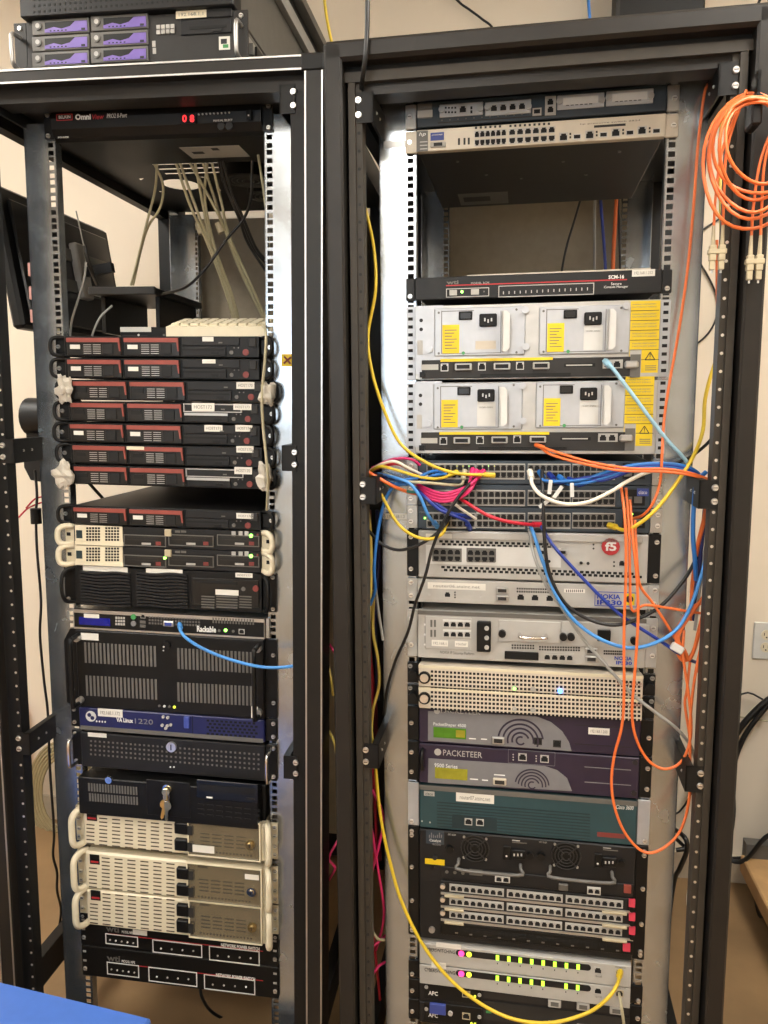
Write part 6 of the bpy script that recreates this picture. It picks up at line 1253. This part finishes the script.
p = loc('L', 36, 516, .1); b = MB(); b.cyl((0, 0, -.018), .0125, .036, 'z', 16); o = new('ferrite_bead', b.mesh('ferrite_bead', ['black'])); o.matrix_world = RM['L'] @ Matrix.Translation(p); tag(o, 'black ferrite bead on the cord behind the left rail', 'ferrite bead')
for i, (x, y) in enumerate(((18, 518), (26, 508))): c_('red', ('lower', 'upper')[i]+' thin red wire below the dark housing', .002, [(x, y, .1), (x+9, y-9, .1), (x+19, y-14+i*2, .11), (x+26, y-16, .13)], s='L')
c_('black', 'black cable behind the servers slanting to the rear below the stack', .004, [(88, 482, .2), (97, 492, .2), (108, 504, .25)], s='L')
c_('black', 'black power cord curving on the floor under the lowest power switch', .004, [(200, 984, .12), (202, 997, .1), (212, 1012, .12), (232, 1022, .14), (262, 1030, .16)], s='L')
c_('red', 'red cable end at the bottom left inside the left rack', .003, [(93, 1005, .06), (98, 1014, .06), (106, 1024, .06)], s='L')
# coil of beige cable hanging at the wall behind the left rack
for i in range(6):
    pts = []
    for k in range(28):
        a = 2*math.pi*k/28; p = loc('L', 61+(33-i*2.6)*math.cos(a), 792+(50-i*3.2)*math.sin(a), WY-.035-.012*i if 0 else .905-.011*i); pts.append(RM['L'] @ p)
    b = MB(); b.tube(pts, .0055, 7, close=True); o = new('cable_loop', b.mesh('cable_loop', [CMAT['tan']])); tag(o, ('outermost', 'second', 'third', 'fourth', 'fifth', 'innermost')[i]+' turn of the beige cable coil behind the left rack', 'cable', 'beige cable coil')
b = MB(); p = aty_ = loc('W', 24, 705, .93); b.cbox(-.014, .014, -.02, .0, -.98+.0, 0, .006); 
o = new('pink_pole', b.mesh('pink_pole', [mat('rose', S(205, 150, 150))])); o.matrix_world = Matrix.Translation((p.x, .93, p.z)); tag(o, 'rose pink pole end leaning on the wall behind the left rack', 'pole')
# blue bin in the foreground
def lzw(x, y, Z): d_ = FW+RT*((x-384)/FPX)+UP*((512-y)/FPX); return CAM+d_*((Z-CAM.z)/d_.z)
zr = .46; q0, q1 = lzw(0, 984, zr), lzw(156, 1022, zr); ang = math.atan2(q1.y-q0.y, q1.x-q0.x); W_ = (q1-q0).length
blue = mat('blue_plastic', S(62, 100, 176), rough=.4, var=.04)
t = thing('storage_bin', 'blue plastic bin rim in the lower left foreground', 'bin', 'W', (q1.x, q1.y, 0)); A = (q1.x, q1.y, 0)
t.matrix_world = Matrix.Translation(A) @ Matrix.Rotation(ang, 4, 'Z')
b = MB()
for (x0, x1, y0, y1) in ((-.62, -.02, -.04, -.025), (-.62, -.02, -.42, -.405), (-.62, -.605, -.405, -.04), (-.035, -.02, -.405, -.04)): b.box(x0, x1, y0, y1, .012, zr-.02)
b.box(-.62, -.02, -.42, -.025, 0, .012); new('bin_body', b.mesh('bin_body', [blue]), t, A)
b = MB()
for (x0, x1, y0, y1) in ((-.64, 0, -.05, 0), (-.64, 0, -.445, -.395), (-.64, -.59, -.395, -.05), (-.05, 0, -.395, -.05)): b.cbox(x0, x1, y0, y1, zr-.03, zr, .006)
new('rim', b.mesh('rim', [blue]), t, A)
b = MB(); b.cbox(-.635, -.005, -.44, -.005, zr+.0005, zr+.012, .004); new('lid', b.mesh('lid', [blue]), t, A)
# hook that carries the beige coil
p = loc('W', 60, 746, WY-.03); t = thing('wall_hook', 'steel wall hook carrying the beige cable coil', 'hook', 'W', (p.x, WY, p.z)); A = (p.x, WY, p.z)
b = MB(); b.tube(smooth_path([(0, 0, .0), (0, -.05, -.005), (0, -.085, -.002), (0, -.09, .02)], 3), .005, 8); new('hook_arm', b.mesh('hook_arm', ['steel']), t, A); b = MB(); b.cyl((0, -.006, 0), .016, .006, 'y', 14); new('base_plate', b.mesh('base_plate', ['steel']), t, A)
# cables above the racks
c_('yellow', 'yellow cable dropping behind the corner between the racks', .0035, [(321, -30, .3), (325, 5, .3), (328, 25, .3), (333, 48, .3), (340, 75, .3)])
c_('black', 'black cable hanging over the top frame of the right rack', .0042, [(369, -30, -.14), (367.5, 0, -.145), (367, 30, -.146), (365, 60, -.145), (362, 82, -.12), (360, 100, -.06)])
c_('black', 'thin black cable slanting down the wall above the right rack', .0035, [(440, -20, .93), (458, 1, .93), (470, 10, .93), (482, 19, .93), (494, 30, .93), (505, 60, .9)], s='W')
c_('blue', 'blue cable hanging above the right rack by the black duct', .004, [(587, -30, .7), (588.5, 0, .7), (590, 22, .7), (592, 60, .7)])
c_('black', 'black cable end at the top right corner', .004, [(764, -10, .9), (758, 4, .9), (750, 14, .9)], s='W')
p0, p1 = loc('W', 617, 18, .78), loc('W', 705, 10, .78)
t = thing('cable_duct', 'black vertical cable duct rising behind the right rack to the ceiling', 'duct', 'W', (p0.x, .78, 2.2)); b = MB(); b.cbox(0, p1.x-p0.x, 0, .15, 0, .8, .004); new('duct_body', b.mesh('duct_body', ['black']), t, (p0.x, .78, 2.2)); b = MB(); b.box(-.004, .006, -.006, .0, 0, .8); new('duct_edge', b.mesh('duct_edge', ['dgrey']), t, (p0.x, .78, 2.2))
# wall outlet
p = loc('W', 766, 641, WY-.006); t = thing('wall_outlet', 'cream wall outlet plate at the right edge', 'outlet', 'W', (p.x, WY, p.z)); A = (p.x, WY, p.z)
b = MB(); b.cbox(-.038, .038, -.007, 0, -.06, .06, .003); pl = new('cover_plate', b.mesh('cover_plate', ['white']), t, A)
for z in (.02, -.02):
    b = MB(); b.cyl((0, -.009, z), .016, .003, 'y', 18); r = new('receptacle', b.mesh('receptacle', ['cream']), t, A)
    b = MB(); b.box(-.008, -.006, -.0098, -.009, z-.002, z+.007); b.box(.006, .008, -.0098, -.009, z-.002, z+.007); b.cyl((0, -.0098, z-.008), .0025, .001, 'y', 8); new('outlet_slots', b.mesh('outlet_slots', ['hole']), r, A)
# cabinet and low trolley at right
t = thing('wooden_trolley', 'low wooden trolley board on casters at the right edge', 'trolley', 'W', (1.62, .45, 0)); A = (1.62, .45, 0)
p = loc('W', 744, 842, .8); 
b = MB(); b.cbox(-.14, .7, -.45, .40, .10, .155, .004); new('board', b.mesh('board', ['wood']), t, A)
b = MB(); b.box(-.13, .7, .38, .42, .10, .2); new('back_board', b.mesh('back_board', ['mgrey']), t, A)
for y in (.33, -.3):
    b = MB(); b.cyl((-.10, y, .045), .045, .03, 'x', 16); new('caster', b.mesh('caster', ['black']), t, A); b = MB(); b.box(-.11, -.06, y-.02, y+.02, .06, .10); new('caster_fork', b.mesh('caster_fork', ['steel']), t, A)
t = thing('floor_cabinet', 'grey-green metal cabinet on the trolley at the right edge', 'cabinet', 'W', (1.9, .5, .156)); b = MB(); b.cbox(-.295, .4, -.45, .35, 0, .72, .006); new('body', b.mesh('body', [mat('grey_green', S(150, 148, 128), rough=.5)]), t, (1.9, .5, .156)); b = MB(); b.box(-.28, .38, -.456, -.45, .02, .7); new('front', b.mesh('front', [mat('grey_green', S(150, 148, 128))]), t, (1.9, .5, .156))
b = MB(); b.cbox(-.035, .035, -.03, .03, 0, .012, .002); o = new('power_adapter', b.mesh('power_adapter', ['white'])); o.matrix_world = Matrix.Translation((1.535, .55, .156)); tag(o, 'small white adapter lying on the wooden trolley', 'adapter')
for i, pts in enumerate((((690, 792, .9), (700, 775, .9), (728, 745, .9), (745, 722, .9), (768, 700, .9), (790, 690, .9)), ((700, 860, .88), (725, 845, .88), (733, 815, .9), (733, 770, .9), (745, 735, .9), (770, 702, .9)), ((660, 812, .88), (685, 805, .88), (735, 700, .92), (770, 702, .92)), ((676, 850, .85), (705, 848, .85), (740, 862, .82), (765, 838, .8), (785, 828, .8)), ((672, 835, .9), (690, 850, .9), (720, 858, .88), (745, 858, .86), (775, 855, .84)))):
    c_('black', ('thick black cable rising to the right edge by the wall', 'black cable looped down beside the right post', 'thin black cable strung along the wall at right', 'black cable running to the trolley', 'black cable lying along the wall foot at right')[i], (.010, .008, .003, .007, .006)[i], pts, s='W')
c_('cream', 'thin cream cable along the wall at right', .003, [(735, 716, .93), (752, 719, .93), (775, 722, .93)], s='W')
